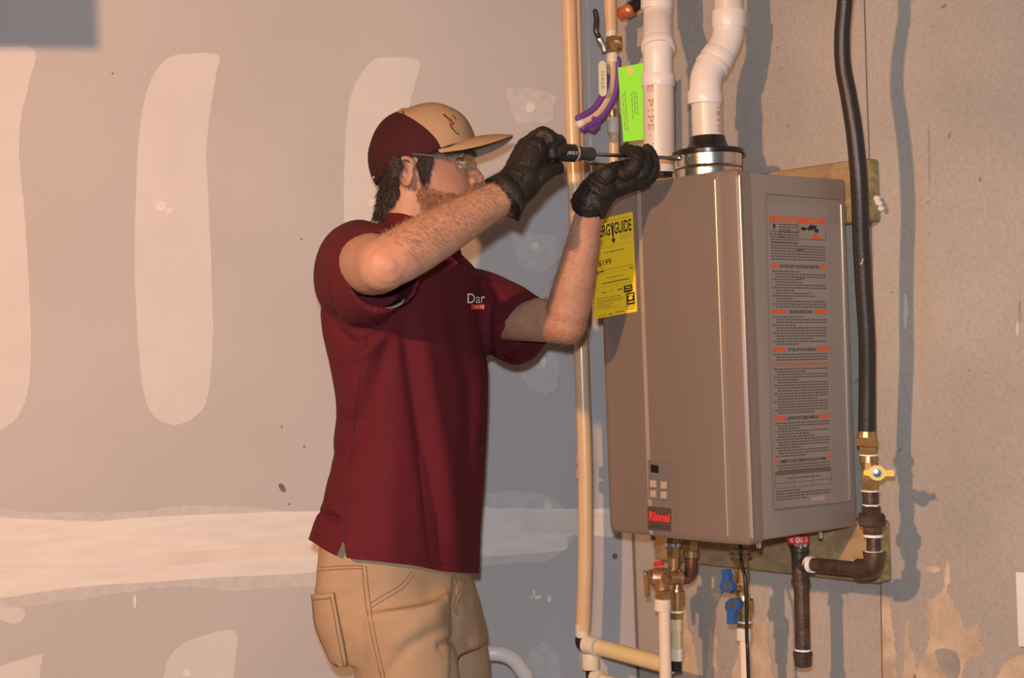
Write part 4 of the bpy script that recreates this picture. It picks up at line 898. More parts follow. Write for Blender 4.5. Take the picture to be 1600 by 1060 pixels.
for v in me.vertices: vals.append(min(.7, sum(a * math.exp(-((v.co - c).length / r) ** 2) for c, r, a in spots)))
at.data.foreach_set('value', vals)
body = finish(me, 'body', 'skin', man)
bvh_body = BVHTree.FromPolygons([v.co.copy() for v in me.vertices], [tuple(p.vertices) for p in me.polygons])
# eyes
for s_ in (-1, 1):
    b = MB(); b.add(ball(H(717, 257, s_ * .027), .0120, n=20, m=14)); ey = b.build('eye', 'eye_white', man)
    b = MB(); b.add(ball(H(717, 257, s_ * .027) + FW * .0095, .004, .006, .006, n=16, m=8)); b.build('iris', 'iris', ey)
    b = MB()
    b.add(capsule([H(715, 254, s_ * .041), H(723, 252.5, s_ * .034), H(727, 253, s_ * .022)], [.003, .0040, .003], 8)); b.build('eyelid', 'skin', ey); b = MB(); b.add(capsule([H(714, 258.5, s_ * .041), H(722, 261.5, s_ * .034), H(726, 261, s_ * .022)], [.0028, .0032, .0028], 8)); b.build('eyelid', 'skin', ey)
    b = MB(); b.add(capsule([H(718, 243.5, s_ * .050), H(729, 241, s_ * .036), H(735, 243, s_ * .018)], [.002, .0038, .003], 8)); b.build('eyebrow', 'hair', man)
# ---- shells on the head: hair and beard
CE = P(662, 246, HZ); e1_ = (r_ * .935 + u_ * .355).normalized(); e3 = Vector((0, 1, 0)); e2_ = e3.cross(e1_) * -1
if e2_.z < 0: e2_ = -e2_
def shell(name, pred, th, m, parent, rough=0.0):
    src = body.data; nm = src.vertex_normals
    keep = []; dist = {}
    for p in src.polygons:
        c = p.center
        if c.z < 1.40: continue
        x, y, z = proj_px(c); w = c.y - H(x, y).y
        if abs(w) > .10: continue
        if pred(x, y, w, c) > 0: keep.append(p)
    vi = sorted({i for p in keep for i in p.vertices}); mp = {i: k for k, i in enumerate(vi)}
    vs2 = []
    for i in vi:
        c = src.vertices[i].co; x, y, z = proj_px(c); w = c.y - H(x, y).y
        q = max(0, min(1, pred(x, y, w, c)))
        h = noise.noise(Vector((c.x * 260, c.y * 260, c.z * 90))) * rough
        vs2.append(c + nm[i].vector * (th * q + h * q - (0.0006 if q < .05 else 0)))
    b = MB(); b.add((vs2, [tuple(mp[i] for i in p.vertices) for p in keep])); return b.build(name, m, parent, sharp=180, fixn=False)
def line(x, y, pts):
    """x of a boundary line at height y"""
    if y <= pts[0][1]: return pts[0][0]
    for (x0, y0), (x1, y1) in zip(pts, pts[1:]):
        if y <= y1: return x0 + (x1 - x0) * (y - y0) / (y1 - y0)
    return pts[-1][0]
def hairp(x, y, w, c):
    n1 = noise.noise(c * 120) * 3
    dd = (c - CE).dot(e2_) / HS
    if dd > 8: return -1
    if y < 240: return min(1 if x < 635 else .35, (8 - dd) / 6)
    a = (line(x, y, [(628, 240), (625, 268), (624, 290), (624, 312), (608, 330), (604, 342)]) + n1 - x) / 4
    if y > 344: a = -1
    s2 = min((line(x, y, [(678, 240), (676, 255), (674, 268), (668, 284), (664, 292)]) + n1 - x), x - line(x, y, [(650, 240), (652, 262), (656, 280), (664, 292)]) - n1, 292 - y) / 3
    s2 = min(s2, .45)
    return max(a, s2) if abs(w) > .02 or x < 640 else a
hr = shell('hair', hairp, .0085, 'hair', man, .004)
def beardp(x, y, w, c):
    n1 = noise.noise(c * 150) * 3.5
    if x > 742 or y > 350: return -1
    left = line(x, y, [(657, 272), (655, 290), (650, 305), (655, 320), (662, 345)])
    top = 290 + (x - 655) * .22 if x < 700 else (300 - max(0, x - 715) * .55)
    if x < 668: top = 276
    a = min((x - left + n1) / 5, (y - top + n1) / 7)
    if abs(w) < .018 and x > 725: a = min(a, max((abs(y - 303) - 8) / 3, -1))
    return a
bd = shell('beard', beardp, .0022, 'beard', man, .0018)
def strands(name, dom, count, ln, rad, m, parent, dirfn, pred):
    b = MB(); src = dom.data; polys = [p for p in src.polygons if pred(p.center)]
    if not polys: return
    for i in range(count):
        p = random.choice(polys); c = p.center; n = p.normal; d = dirfn(c)
        d = (d - n * d.dot(n) * .8 + n * random.uniform(.15, .6) + Vector((random.uniform(-.4, .4), random.uniform(-.4, .4), random.uniform(-.4, .4)))).normalized()
        s = d.cross(n).normalized() * rad; l = ln * random.uniform(.6, 1.3)
        c = c + Vector((random.uniform(-.001, .001),) * 3)
        b.add(([c - s, c + s, c + d * l * .6 + n * .0004 + s * .6, c + d * l - n * .0003, c + d * l * .6 + n * .0004 - s * .6], [(0, 1, 2, 3, 4)]))
    o = b.build(name, m, parent, smooth=False, fixn=False); o['kind'] = 'stuff'; return o
strands('beard_hairs', bd, 5000, .009, .00022, 'beard', man, lambda c: Vector((.7, 0, -.6)), lambda c: c.y < HZ + .03)
strands('hair_strands', hr, 5500, .010, .0004, 'hair', man, lambda c: Vector((-.05, 0, -1)), lambda c: proj_px(c)[1] > 232)
fd1 = (W1 - E1).normalized(); fd2 = (W2 - E2).normalized()
def near_seg(c, a, b_, r): t = max(0, min(1, (c - a).dot(b_ - a) / (b_ - a).length_squared)); return (c - a - (b_ - a) * t).length < r
strands('arm_hairs', body, 4200, .008, .000055, 'arm_hair', man, lambda c: fd1 * .6 - ZZ * .8, lambda c: near_seg(c, lerp(E1, W1, .17), lerp(E1, W1, .88), .047) and (c - lerp(E1, W1, .5)).dot(ZZ * .9 - FW * .45) > -.022)
strands('arm_hairs', body, 1700, .008, .000055, 'arm_hair', man, lambda c: fd2 * .5 + Vector((-.6, 0, -.3)), lambda c: near_seg(c, lerp(E2, W2, .05), lerp(E2, W2, .95), .05))

# ---- cap
cap_mats = ['cap_mesh', 'cap_tan', 'cap_under']
ca, cb_, ch_ = 86 * HS, .0835, 80 * HS
NC, MC = 64, 26
ring_list = []
def crown_pt(j, i, off=0.0):
    th = 2 * pi * j / NC; ct, st = cos(th), sin(th)
    t = i / MC
    if t < .18:
        q = t / .18; low = (-14 if ct < 0 else -4) * HS * (abs(ct) ** 2 if ct < 0 else 1) + (-5 * HS if ct < 0 else -4 * HS) * (1 - abs(ct))
        h = low * (1 - q); rr = 1.0 - .02 * (1 - q) * (1 if ct < 0 else 0)
    else:
        ph = (t - .18) / .82 * pi / 2 * .985
        h = ch_ * sin(ph) ** 1.0; rr = cos(ph) ** .80
        if ct > 0: rr = rr * (1 + .05 * ct * sin(2 * ph))
    a = ca + off; bb = cb_ + off
    return CE + e1_ * (ct * rr * a) + e3 * (st * rr * bb) + e2_ * (h + off * t)
b = MB(); vv = [crown_pt(j, i) for i in range(MC + 1) for j in range(NC)]; vv.append(CE + e2_ * ch_ * 1.004)
for q in range((MC + 1) * NC): vv[q] = vv[q] + Vector((noise.noise(vv[q] * 22), noise.noise(vv[q] * 22 + Vector((5, 5, 5))), noise.noise(vv[q] * 22 + Vector((9, 1, 5))))) * .0022
ff = []; mi = []
for i in range(MC):
    for j in range(NC):
        ff.append((i * NC + j, i * NC + (j + 1) % NC, (i + 1) * NC + (j + 1) % NC, (i + 1) * NC + j))
for j in range(NC): ff.append((MC * NC + j, MC * NC + (j + 1) % NC, (MC + 1) * NC))
# tan front panel by position in the cap's own frame
def is_front(c):
    d = c - CE; x = d.dot(e1_); z = d.dot(e2_)
    return x > (26 - 44 * (z / HS / 80) ** 1.3 if z > 0 else 26) * HS
b.v = vv; b.f = ff
b.m = [0] * len(ff)
cap = b.build('cap', 'cap_crown', man, sharp=180)
fa = cap.data.attributes.new('front', 'FLOAT', 'POINT')
def fsd(c):
    d = c - CE; x = d.dot(e1_) / HS; z = max(0, d.dot(e2_) / HS)
    return (x - (30 - 47 * (z / 80) ** 1.5)) * HS
fa.data.foreach_set('value', [fsd(v.co) for v in cap.data.vertices])
sd_ = cap.modifiers.new('thick', 'SOLIDIFY'); sd_.thickness = .002; sd_.offset = 0
# button, eyelet, seams
b = MB(); b.add(ball(CE + e2_ * ch_ * 1.01 - e1_ * .004, .007, .007, .0035)); b.build('cap_button', 'cap_tan', cap)
for th in (pi * .78, pi * 1.22, pi * 1.47):
    j = th / (2 * pi) * NC; b = MB(); b.add(tube([crown_pt(j, i, .0012) for i in range(0, MC - 5, 1)], .0009, 6)); b.build('cap_seam', 'cap_mesh', cap)
b = MB(); b.add(ball(crown_pt(NC * .545, 3, .001), .0025)); b.build('cap_rivet', 'chrome', cap)
# front panel edge piping
# brim
NB = 28; NR = 10; WB = .079
def brim_pt(i, j, th=0.0):
    w = -WB + 2 * WB * i / NB; u = w / WB
    base = ca * sqrt(max(0, 1 - (w / cb_) ** 2)) - .003
    reach = 57 * HS * (max(0, 1 - abs(u) ** 2.6)) ** .62 + .002
    x = base + reach * (j / NR)
    dist = reach * (j / NR); drop = .011 * abs(u) ** 2 - .004 + .30 * dist + .16 * dist * u * u - .003 * sin(pi * j / NR)
    return CE + e1_ * x + e3 * w - e2_ * (drop + th + .003)
b = MB(); top = [brim_pt(i, j) for i in range(NB + 1) for j in range(NR + 1)]; bot = [brim_pt(i, j, .0028) for i in range(NB + 1) for j in range(NR + 1)]
K = (NB + 1) * (NR + 1); fs = []; ms = []
for i in range(NB):
    for j in range(NR):
        q = (i * (NR + 1) + j, i * (NR + 1) + j + 1, (i + 1) * (NR + 1) + j + 1, (i + 1) * (NR + 1) + j)
        fs.append(q); ms.append(0); fs.append(tuple(K + k for k in reversed(q))); ms.append(1)
    for j in (0, NR):
        q = (i * (NR + 1) + j, (i + 1) * (NR + 1) + j); fs.append((q[0], q[1], q[1] + K, q[0] + K)); ms.append(0)
for i in (0, NB):
    for j in range(NR):
        q = (i * (NR + 1) + j, i * (NR + 1) + j + 1); fs.append((q[0], q[1], q[1] + K, q[0] + K)); ms.append(0)
b.v = top + bot; b.f = fs; b.m = ms; b.build('brim', ['cap_tan', 'cap_under'], cap, sharp=60)
# embroidered motif on the front panel
bvh_cap = BVHTree.FromPolygons([v.co.copy() for v in cap.data.vertices], [tuple(p.vertices) for p in cap.data.polygons])
def onto(bvh, px, py, lift):
    d = ray(px, py).normalized(); h = bvh.ray_cast(CAM, d)
    if h[0] is None: return None
    n = h[1] if h[1].dot(d) < 0 else -h[1]
    return h[0] + n * lift
def stitch(pts, w, m, name):
    q = [onto(bvh_cap, x, y, .0012) for x, y in pts]; q = [p for p in q if p]
    if len(q) > 1: b = MB(); b.add(capsule(q, [w] * len(q), 8)); b.build(name, m, cap)
stitch([(693, 180), (696, 183), (700, 186)], .0013, 'black', 'embroidery')
stitch([(702, 188), (704, 191), (706, 194)], .0030, 'stitch_red', 'embroidery')
stitch([(703, 196), (705, 200)], .0019, 'plate_brown', 'embroidery')
stitch([(709, 199), (713, 204), (718, 209)], .0010, 'ink_olive', 'embroidery')
stitch([(706, 201), (710, 206), (716, 211)], .0009, 'black', 'embroidery')
stitch([(703, 181), (708, 186), (712, 192)], .0009, 'ink_olive', 'embroidery')
stitch([(707, 181), (712, 187)], .0007, 'black', 'embroidery')
# ---- glasses
gl = 'chrome'
b = MB(); b.add(tube(smoothpath([H(650, 250.5, -.0835), H(672, 252.5, -.0825), H(700, 255, -.0775), H(704, 255.5, -.0755)], 4), .0021, 8, flat=1)); gz = b.build('glasses', 'steel_shaft', man)
b = MB(); b.add(tube([H(703, 255.5, -.0760), H(714, 255.8, -.070)], .0032, 8)); b.add(tube([H(717, 256, -.067), H(725, 256.5, -.060)], .0034, 8)); b.build('hinge', 'chrome', gz)
b = MB(); b.add(tube(smoothpath([H(650, 250.5, .0835), H(672, 252.5, .0825), H(704, 255.5, .0755), H(725, 256.5, .060)], 4), .0016, 8)); b.build('temple', 'steel_shaft', gz)
for s_ in (-1, 1):
    cc = H(735.5, 263, s_ * .033); lx = (Vector((-.32, s_ * .95, 0))).normalized(); lz = (u_ * .98 + r_ * .04).normalized()
    lp_ = [cc + lx * (.027 * math.copysign(abs(cos(t)) ** .7, cos(t))) + lz * (.0165 * math.copysign(abs(sin(t)) ** .7, sin(t))) for t in [i * pi / 12 for i in range(24)]]
    b = MB(); b.add(tube(lp_ + [lp_[0]], .0008, 6, cap=False)); b.build('lens_rim', 'chrome', gz)
    b = MB(); b.add(prism(lp_, lx.cross(lz) * .0012)); b.build('lens', 'lens', gz, smooth=False)
b = MB(); b.add(tube(smoothpath([H(742, 259, -.009), H(745, 257, 0), H(742, 259, .009)], 4), .0011, 8)); b.build('bridge', 'chrome', gz)

# ---- shirt
def hemz(p, amt):
    """hem height follows the shirt tails: higher at the back, slit at the side"""
    x, y, z = proj_px(p)
    side = (p - P(640, 700, ZB)).dot(AD)
    yh = line(0, x, [(842, 480), (858, 505), (868, 526), (840, 537.5), (872, 541), (878, 600), (884, 650), (893, 690), (897, 750)]) if side < .03 else line(0, x, [(842, 480), (865, 540), (880, 620), (893, 690), (897, 750)])
    return yh
hr_ = [(915, 478, 750, .66), (868, 479, 751, .66), (840, 484, 753, .66), (805, 495, 755.5, .66), (775, 508, 758, .66), (740, 516, 760, .65), (700, 531, 761.5, .64), (650, 536, 762.5, .63), (600, 526, 763, .62), (560, 518, 763, .62), (520, 508, 762.5, .62), (490, 504, 762, .61)]
rows_ = [row(y, L, R_, k) for y, L, R_, k in hr_]
rows_ += [row(455, 505, 760, .60, .06), row(425, 522, 754, .59, .13), row(402, 540, 742, .58, .19), row(385, 562, 724, .58, .22), row(370, 590, 700, .62, .22), row(357, 608, 688, .7, .2)]
NS = 220
rg = loft_rows(rows_, AD, BD, NS, 2.25)
cen = lambda ring: sum(ring, Vector()) / NS
inner = [[cen(r) + (p - cen(r)) * k for p in r] for r, k in ((rg[6], .90), (rg[5], .925), (rg[4], .94), (rg[3], .95), (rg[2], .955), (rg[1], .96), (rg[0], .962))]
parts = [loft(inner + rg)]
def sleeve(cs, rs, inner_k=.93, n=64):
    pts, fr = frames(cs)
    def rr(i, k): p, (x, y), r = pts[i], fr[i], rs[i]; return [p + x * (cos(2 * pi * j / n) * r[0] * k) + y * (sin(2 * pi * j / n) * r[1] * k) for j in range(n)]
    rings = [rr(i, 1) for i in range(len(cs))] + [rr(len(cs) - 1, inner_k), rr(len(cs) - 2, inner_k - .02), rr(len(cs) - 3, inner_k - .1)]
    return loft(rings)
nsl = [P(575, 448, 2.66), P(560, 432, 2.59), P(560, 428, 2.53), P(574, 427, 2.47), P(592, 424, 2.415), P(599, 423, 2.395)]
parts.append(sleeve(nsl, [(.070, .07), (.090, .075), (.088, .072), (.080, .070), (.068, .064), (.063, .060)]))
parts.append(ball(P(560, 400, 2.56), .055, .06, .050)); 
fsl = [P(712, 470, 2.82), P(735, 480, 2.78), P(765, 492, 2.745), (P(795, 504, 2.715)), P(815, 515, 2.69), P(823, 520, 2.68)]
parts.append(sleeve(fsl, [(.065, .065), (.070, .068), (.070, .068), (.066, .064), (.064, .06), (.063, .058)]))
me = remesh(fix_pieces(parts), 0.0034, 4)
# drape: folds in the cloth, laid along lines of the garment
folds = [ # polyline px, width px, depth m (negative = valley), which side
    ([(628, 470), (640, 540), (652, 620), (668, 720), (690, 880)], 15, -.010), ([(655, 500), (668, 600), (690, 720), (712, 890)], 18, .007),
    ([(600, 470), (575, 560), (548, 640), (528, 720)], 17, .006), ([(618, 480), (600, 560), (570, 650), (535, 740)], 15, -.005),
    ([(498, 800), (520, 808), (530, 812)], 4, -.006), ([(512, 795), (530, 798)], 5, .004),
    ([(700, 430), (712, 480), (735, 600), (742, 740), (738, 890)], 16, -.005), ([(752, 560), (745, 700), (744, 880)], 9, .004),
    ([(505, 470), (530, 520), (560, 540), (600, 520)], 9, -.006), ([(540, 560), (580, 545), (615, 510)], 10, .004),
    ([(770, 470), (790, 490), (800, 540)], 8, -.004), ([(745, 440), (775, 470), (800, 480)], 7, -.004), ([(765, 520), (800, 500), (830, 480)], 7, .004),
    ([(550, 470), (555, 640), (545, 800)], 22, .004), ([(600, 620), (612, 760), (610, 880)], 20, .003), ([(768, 455), (760, 500), (764, 560)], 6, -.006)]
nv = me.vertex_normals; newco = []
for v in me.vertices:
    p = v.co; x, y, z = proj_px(p); n = nv[v.index].vector; add = 0
    side = n.y
    if side < .35 and n.length > 0:
        for pl, wd, dp in folds:
            best = 1e9; tt = 0
            for k in range(len(pl) - 1):
                ax, ay = pl[k]; bx, by = pl[k + 1]; L2 = (bx - ax) ** 2 + (by - ay) ** 2
                t = max(0, min(1, ((x - ax) * (bx - ax) + (y - ay) * (by - ay)) / L2)); d = math.hypot(x - ax - t * (bx - ax), y - ay - t * (by - ay))
                if d < best: best = d; tt = (k + t) / (len(pl) - 1)
            if best < wd * 2.5: add += 1.35 * dp * math.exp(-(best / wd) ** 2) * min(1, tt * 4 + .15, (1 - tt) * 5 + .5)
    add += noise.noise(Vector((p.x * 9, p.y * 9, p.z * 4))) * .0035 + noise.noise(Vector((p.x * 26, p.y * 26, p.z * 9))) * .0012
    newco.append(p + n * add)
cut = set()
for v, c in zip(me.vertices, newco):
    if c.z < 1.30:
        x, y, z = proj_px(c); yh = hemz(c, 1)
        if y > yh: c = c + ZZ * ((y - yh) * z / F); cut.add(v.index)
    v.co = c
bm = bmesh.new(); bm.from_mesh(me); bmesh.ops.delete(bm, geom=[f for f in bm.faces if all(v.index in cut for v in f.verts)], context='FACES'); bm.to_mesh(me); bm.free()
shirt = finish(me, 'polo_shirt', 'shirt', man)
bvh_shirt = BVHTree.FromPolygons([v.co.copy() for v in me.vertices], [tuple(p.vertices) for p in me.polygons])
def seamline(pts, bvh, w, m, name, parent, lift=.0003, k=5):
    q = []
    for p in smoothpath([Vector((x, y, 0)) for x, y in pts], k):
        h = onto(bvh, p.x, p.y, lift)
        if h and (not q or (h - q[-1]).length < .05): q.append(h)
    if len(q) > 2: b = MB(); b.add(tube(q, w, 6)); return b.build(name, m, parent)
seamline([(513, 440), (517, 470), (530, 498), (552, 513), (575, 517), (596, 512)], bvh_shirt, .0011, 'shirt_dark', 'armhole_seam', shirt)
seamline([(708, 425), (712, 460), (720, 500), (727, 510)], bvh_shirt, .0010, 'shirt_dark', 'placket_edge', shirt)
seamline([(696, 430), (701, 470), (708, 512), (727, 510)], bvh_shirt, .0010, 'shirt_dark', 'placket_edge', shirt)
seamline([(541, 862), (600, 868), (650, 873), (690, 881), (744, 885)], bvh_shirt, .0008, 'shirt_dark', 'hem_stitch', shirt)
seamline([(492, 832), (508, 846), (522, 856)], bvh_shirt, .0008, 'shirt_dark', 'hem_stitch', shirt)
seamline([(538, 838), (541, 800), (548, 720), (556, 640), (566, 560), (575, 520)], bvh_shirt, .0008, 'shirt_dark', 'side_seam', shirt)
# collar
cc = P(652, 366, ZB)
def collar_ring(k, h, tiltx):
    out = []
    for j in range(48):
        t = 2 * pi * j / 48; a = .060 * k; bb = .062 * k
        p = cc + AD * (a * cos(t)) + BD * (bb * sin(t) + .004)
        front = (sin(t) + 1) / 2
        p += ZZ * (h - tiltx * front ** 1.3 - .018 * cos(t))
        out.append(p)
    return out
b = MB(); b.add(loft([collar_ring(1.0, -.012, .030), collar_ring(.97, .022, .030), collar_ring(.99, .027, .030), collar_ring(1.06, .024, .032), collar_ring(1.22, -.004, .042), collar_ring(1.24, -.007, .043), collar_ring(1.20, -.008, .042), collar_ring(1.03, .014, .032)], cap=False))
b.build('collar', 'shirt', shirt, sharp=60)
b = MB(); w0 = P(704, 402, 2.585)
b.add(prism([onplane(x, y, w0, (BD * .8 - AD * .5).normalized()) for x, y in ((692, 384), (700, 396), (716, 411), (703, 423), (690, 428), (676, 400))], (BD * .8 - AD * .5).normalized() * .002)); b.build('collar_tip', 'shirt', shirt, smooth=False)
# chest logo
def lgf(u0, v0, u1, v1):
    a, bb, c, d = (726, 482), (757, 482), (757, 459), (726, 459)
    def fn(x, y):
        x = u0 + (u1 - u0) * x; y = v0 + (v1 - v0) * y
        px = (a[0] * (1 - x) + bb[0] * x) * (1 - y) + (d[0] * (1 - x) + c[0] * x) * y; py = (a[1] * (1 - x) + bb[1] * x) * (1 - y) + (d[1] * (1 - x) + c[1] * x) * y
        return onto(bvh_shirt, px, py, .0012) or P(px, py, ZB)
    return fn
lettering('Dar', lgf(.12, .34, 1.0, 1.0), 'white_ink', shirt, 'embroidery')
fnl = lgf(.30, -.08, 1.0, .26); b = MB(); gx = 8
vv = [fnl(i / gx, j / 3) for j in range(4) for i in range(gx + 1)]; b.add((vv, [(j * (gx + 1) + i, j * (gx + 1) + i + 1, (j + 1) * (gx + 1) + i + 1, (j + 1) * (gx + 1) + i) for j in range(3) for i in range(gx)])); b.build('embroidered_bar', 'logo_red', shirt, fixn=False)
fnh = lgf(.48, -.02, .98, .19)
lettering('HOME', lambda x, y: (lambda p: p + (CAM - p).normalized() * .0008)(fnh(x, y)), 'white_ink', shirt, 'embroidery')
# undershirt cuff inside the near sleeve
b = MB(); pts_u = [P(586, 425, 2.47), P(596, 424, 2.425), P(599, 425, 2.41)]
b.add(tube(pts_u, [.058, .0585, .0585], 32, cap=False)); us_ = b.build('undershirt', 'undershirt', man); us_.modifiers.new('t', 'SOLIDIFY').thickness = .0015

# ---- trousers
parts = []
tr2 = [row(y, L, R_, k) for y, L, R_, k in ((815, 503, 742, .66), (850, 498, 742, .68), (880, 493, 741, .70), (905, 491, 737, .72), (930, 489, 745, .74), (960, 492, 754, .75), (990, 506, 762, .74), (1015, 520, 764, .72))]
parts.append(loft(loft_rows(tr2, AD, BD, 48, 2.15)))
zg = lambda px, z, d: Vector((P(px, 1000, d).x, P(px, 1000, d).y, z))
def leg(cx0, d0, hw0, fx):
    k = [(zg(cx0 - 6, P(0, 965, d0).z, d0), hw0 * 1.0), (zg(cx0, P(0, 1010, d0).z, d0), hw0), (zg(cx0 + 6, P(0, 1060, d0).z, d0), hw0 * .97), (zg(cx0 + 14, .72, d0), hw0 * .88), (zg(cx0 + 20, .55, d0), hw0 * .76), (zg(cx0 + 16, .35, d0), hw0 * .68), (zg(cx0 + 4, .15, d0), hw0 * .62), (zg(cx0, .045, d0), hw0 * .66)]
    return tube([p for p, r in k], [r for p, r in k], 32)
parts.append(leg(629, 2.575, .088, 0)); parts.append(leg(680, 2.75, .088, 0))
me = remesh(fix_pieces(parts), 0.005, 5)
nv = me.vertex_normals; nc = []
fold2 = [([(600, 1060), (640, 1010), (700, 980), (715, 960)], 9, -.004), ([(690, 1010), (712, 1000), (730, 1004)], 6, -.006), ([(712, 905), (708, 940), (716, 965), (708, 1060)], 5, -.006), ([(560, 880), (566, 940), (572, 1060)], 5, -.001), ([(620, 1000), (680, 960), (700, 930)], 14, .004), ([(500, 925), (540, 920)], 10, .003)]
for v in me.vertices:
    p = v.co; x, y, z = proj_px(p); n = nv[v.index].vector; add = 0
    if n.y < .4:
        for pl, wd, dp in fold2:
            best = 1e9
            for k in range(len(pl) - 1):
                ax, ay = pl[k]; bx, by = pl[k + 1]; L2 = (bx - ax) ** 2 + (by - ay) ** 2
                t = max(0, min(1, ((x - ax) * (bx - ax) + (y - ay) * (by - ay)) / L2)); best = min(best, math.hypot(x - ax - t * (bx - ax), y - ay - t * (by - ay)))
            add += dp * math.exp(-(best / wd) ** 2)
    add += noise.noise(Vector((p.x * 12, p.y * 12, p.z * 9))) * .005 + noise.noise(Vector((p.x * 30, p.y * 30, p.z * 22))) * .0016
    nc.append(p + n * add)
for v, c in zip(me.vertices, nc): v.co = c
tro = finish(me, 'trousers', 'trouser', man)
bvt = BVHTree.FromPolygons([v.co.copy() for v in me.vertices], [tuple(p.vertices) for p in me.polygons])
for pts in ([(495, 888), (530, 885), (565, 884)], [(495, 893), (530, 890), (565, 889)], [(566, 884), (571, 940), (582, 1000), (598, 1070)], [(572, 884), (578, 940), (588, 1000), (604, 1070)], [(643, 893), (625, 915), (600, 930), (578, 944)], [(648, 896), (630, 919), (603, 936), (580, 950)], [(712, 902), (716, 925), (709, 945), (713, 962)], [(717, 902), (721, 925), (714, 948), (716, 962)], [(520, 1010), (530, 1008), (540, 1005)]):
    seamline(pts, bvt, .0009, 'trouser_seam', 'stitch_line', tro, lift=0)
# rear pocket laid over the cloth
def pocket():
    rows = 26; cols = 12; vv = []; ok = True
    for jj in range(rows + 1):
        y = 929 + (1085 - 929) * jj / rows
        xr = line(0, y, [(523, 925), (530, 960), (539, 1003), (553, 1085)]); x = 470
        while x < xr and onto(bvt, x, y, 0) is None: x += .5
        xl = x + 1.0
        for ii in range(cols + 1):
            p = onto(bvt, xl + (xr - xl) * ii / cols, y - 4 * (ii / cols) * (1 if jj == 0 else 0), .0055)
            vv.append(p if p else vv[-1])
    b = MB(); W = cols + 1
    b.add((vv, [(a * W + c, a * W + c + 1, (a + 1) * W + c + 1, (a + 1) * W + c) for a in range(rows) for c in range(cols)]))
    o = b.build('rear_pocket', 'trouser', tro, sharp=180); o.modifiers.new('t', 'SOLIDIFY').thickness = .005; o.modifiers['t'].offset = 0
pocket()
seamline([(520, 930), (527, 962), (535, 1003), (545, 1055)], bvt, .0009, 'trouser_seam', 'stitch_line', tro, lift=.0085)
seamline([(497, 936), (507, 934.5), (520, 933)], bvt, .0009, 'trouser_seam', 'stitch_line', tro, lift=.0085)
# boots
for cx0, d0 in ((618, 2.575), (680, 2.75)):
    a = zg(cx0, 0, d0); b = MB(); sp = []
    F1 = Vector((.93, -.15 if d0 < 2.6 else .1, 0)).normalized(); S1_ = Vector((-F1.y, F1.x, 0))
    for z, l0, l1, wd in ((0.0, -.085, .20, .052), (.02, -.088, .205, .053), (.05, -.082, .19, .05), (.075, -.075, .13, .045), (.11, -.068, .07, .043), (.16, -.062, .055, .045)):
        sp.append([a + ZZ * (z + .0005) + F1 * ((l0 + l1) / 2 + (l1 - l0) / 2 * cos(t)) + S1_ * (wd * sin(t)) for t in [j * pi / 12 for j in range(24)]])
    b.add(loft(sp)); b.build('boot', 'boot', man)

# ================================================================== SCREWDRIVER
A0 = P(846, 237, 2.44); A1 = P(1056, 247.5, 2.615)
ax = (A1 - A0).normalized(); LL = (A1 - A0).length
def sdt(px): # distance along the tool at image x
    lo, hi = 0, LL
    for _ in range(30):
        m_ = (lo + hi) / 2
        if proj_px(A0 + ax * m_)[0] < px: lo = m_
        else: hi = m_
    return lo
rH = 14.5 / F * 2.43
scd = thing('screwdriver', 'long screwdriver with fat black handle held by both gloved hands', 'screwdriver', A0)
b = MB(); b.add(lathe(A0, ax, [(-.004, rH * .6), (0, rH * .85), (.006, rH), (sdt(885), rH), (sdt(897), rH * .97)], 28)); hdl = b.build('handle', 'handle_black', scd)
b = MB(); b.add(lathe(A0, ax, [(sdt(895.5), rH * .99), (sdt(896), rH * 1.01), (sdt(898), rH * 1.01), (sdt(898.5), rH * .97)], 28)); b.build('ring', 'button_grey', scd)
b = MB(); b.add(lathe(A0, ax, [(sdt(898.4), rH * .96), (sdt(903), rH * .84), (sdt(912), rH * .70), (sdt(918), rH * .74), (sdt(922), rH * .78), (sdt(925), rH * .74), (sdt(926), rH * .5)], 28)); b.build('collar', 'handle_grey', scd)
b = MB(); b.add(lathe(A0, ax, [(sdt(920), .0032), (sdt(1046), .0032), (sdt(1047), .0042), (LL, .0042)], 16)); b.build('shaft', 'steel_shaft', scd)
fdir = (CAM - A0).normalized(); fdir = (fdir - ax * fdir.dot(ax)).normalized(); sdir = ax.cross(fdir)
if sdir.z < 0: sdir = -sdir
t0, t1 = sdt(877), sdt(894)
lettering('3WAY', lambda x, y: A0 + ax * (t0 + (t1 - t0) * x) + (fdir * cos(-.18 + .42 * y) + sdir * sin(-.18 + .42 * y)) * (rH + .0004), 'white_ink', hdl)

# ================================================================== GLOVED HANDS
def T(px, dr=0.0): return A0 + ax * sdt(px) + fdir * dr
def around(px, ang, r): # point around the tool axis; angle 0 = towards viewer, + = up
    return A0 + ax * sdt(px) + (fdir * cos(ang) + sdir * sin(ang)) * r
parts = []
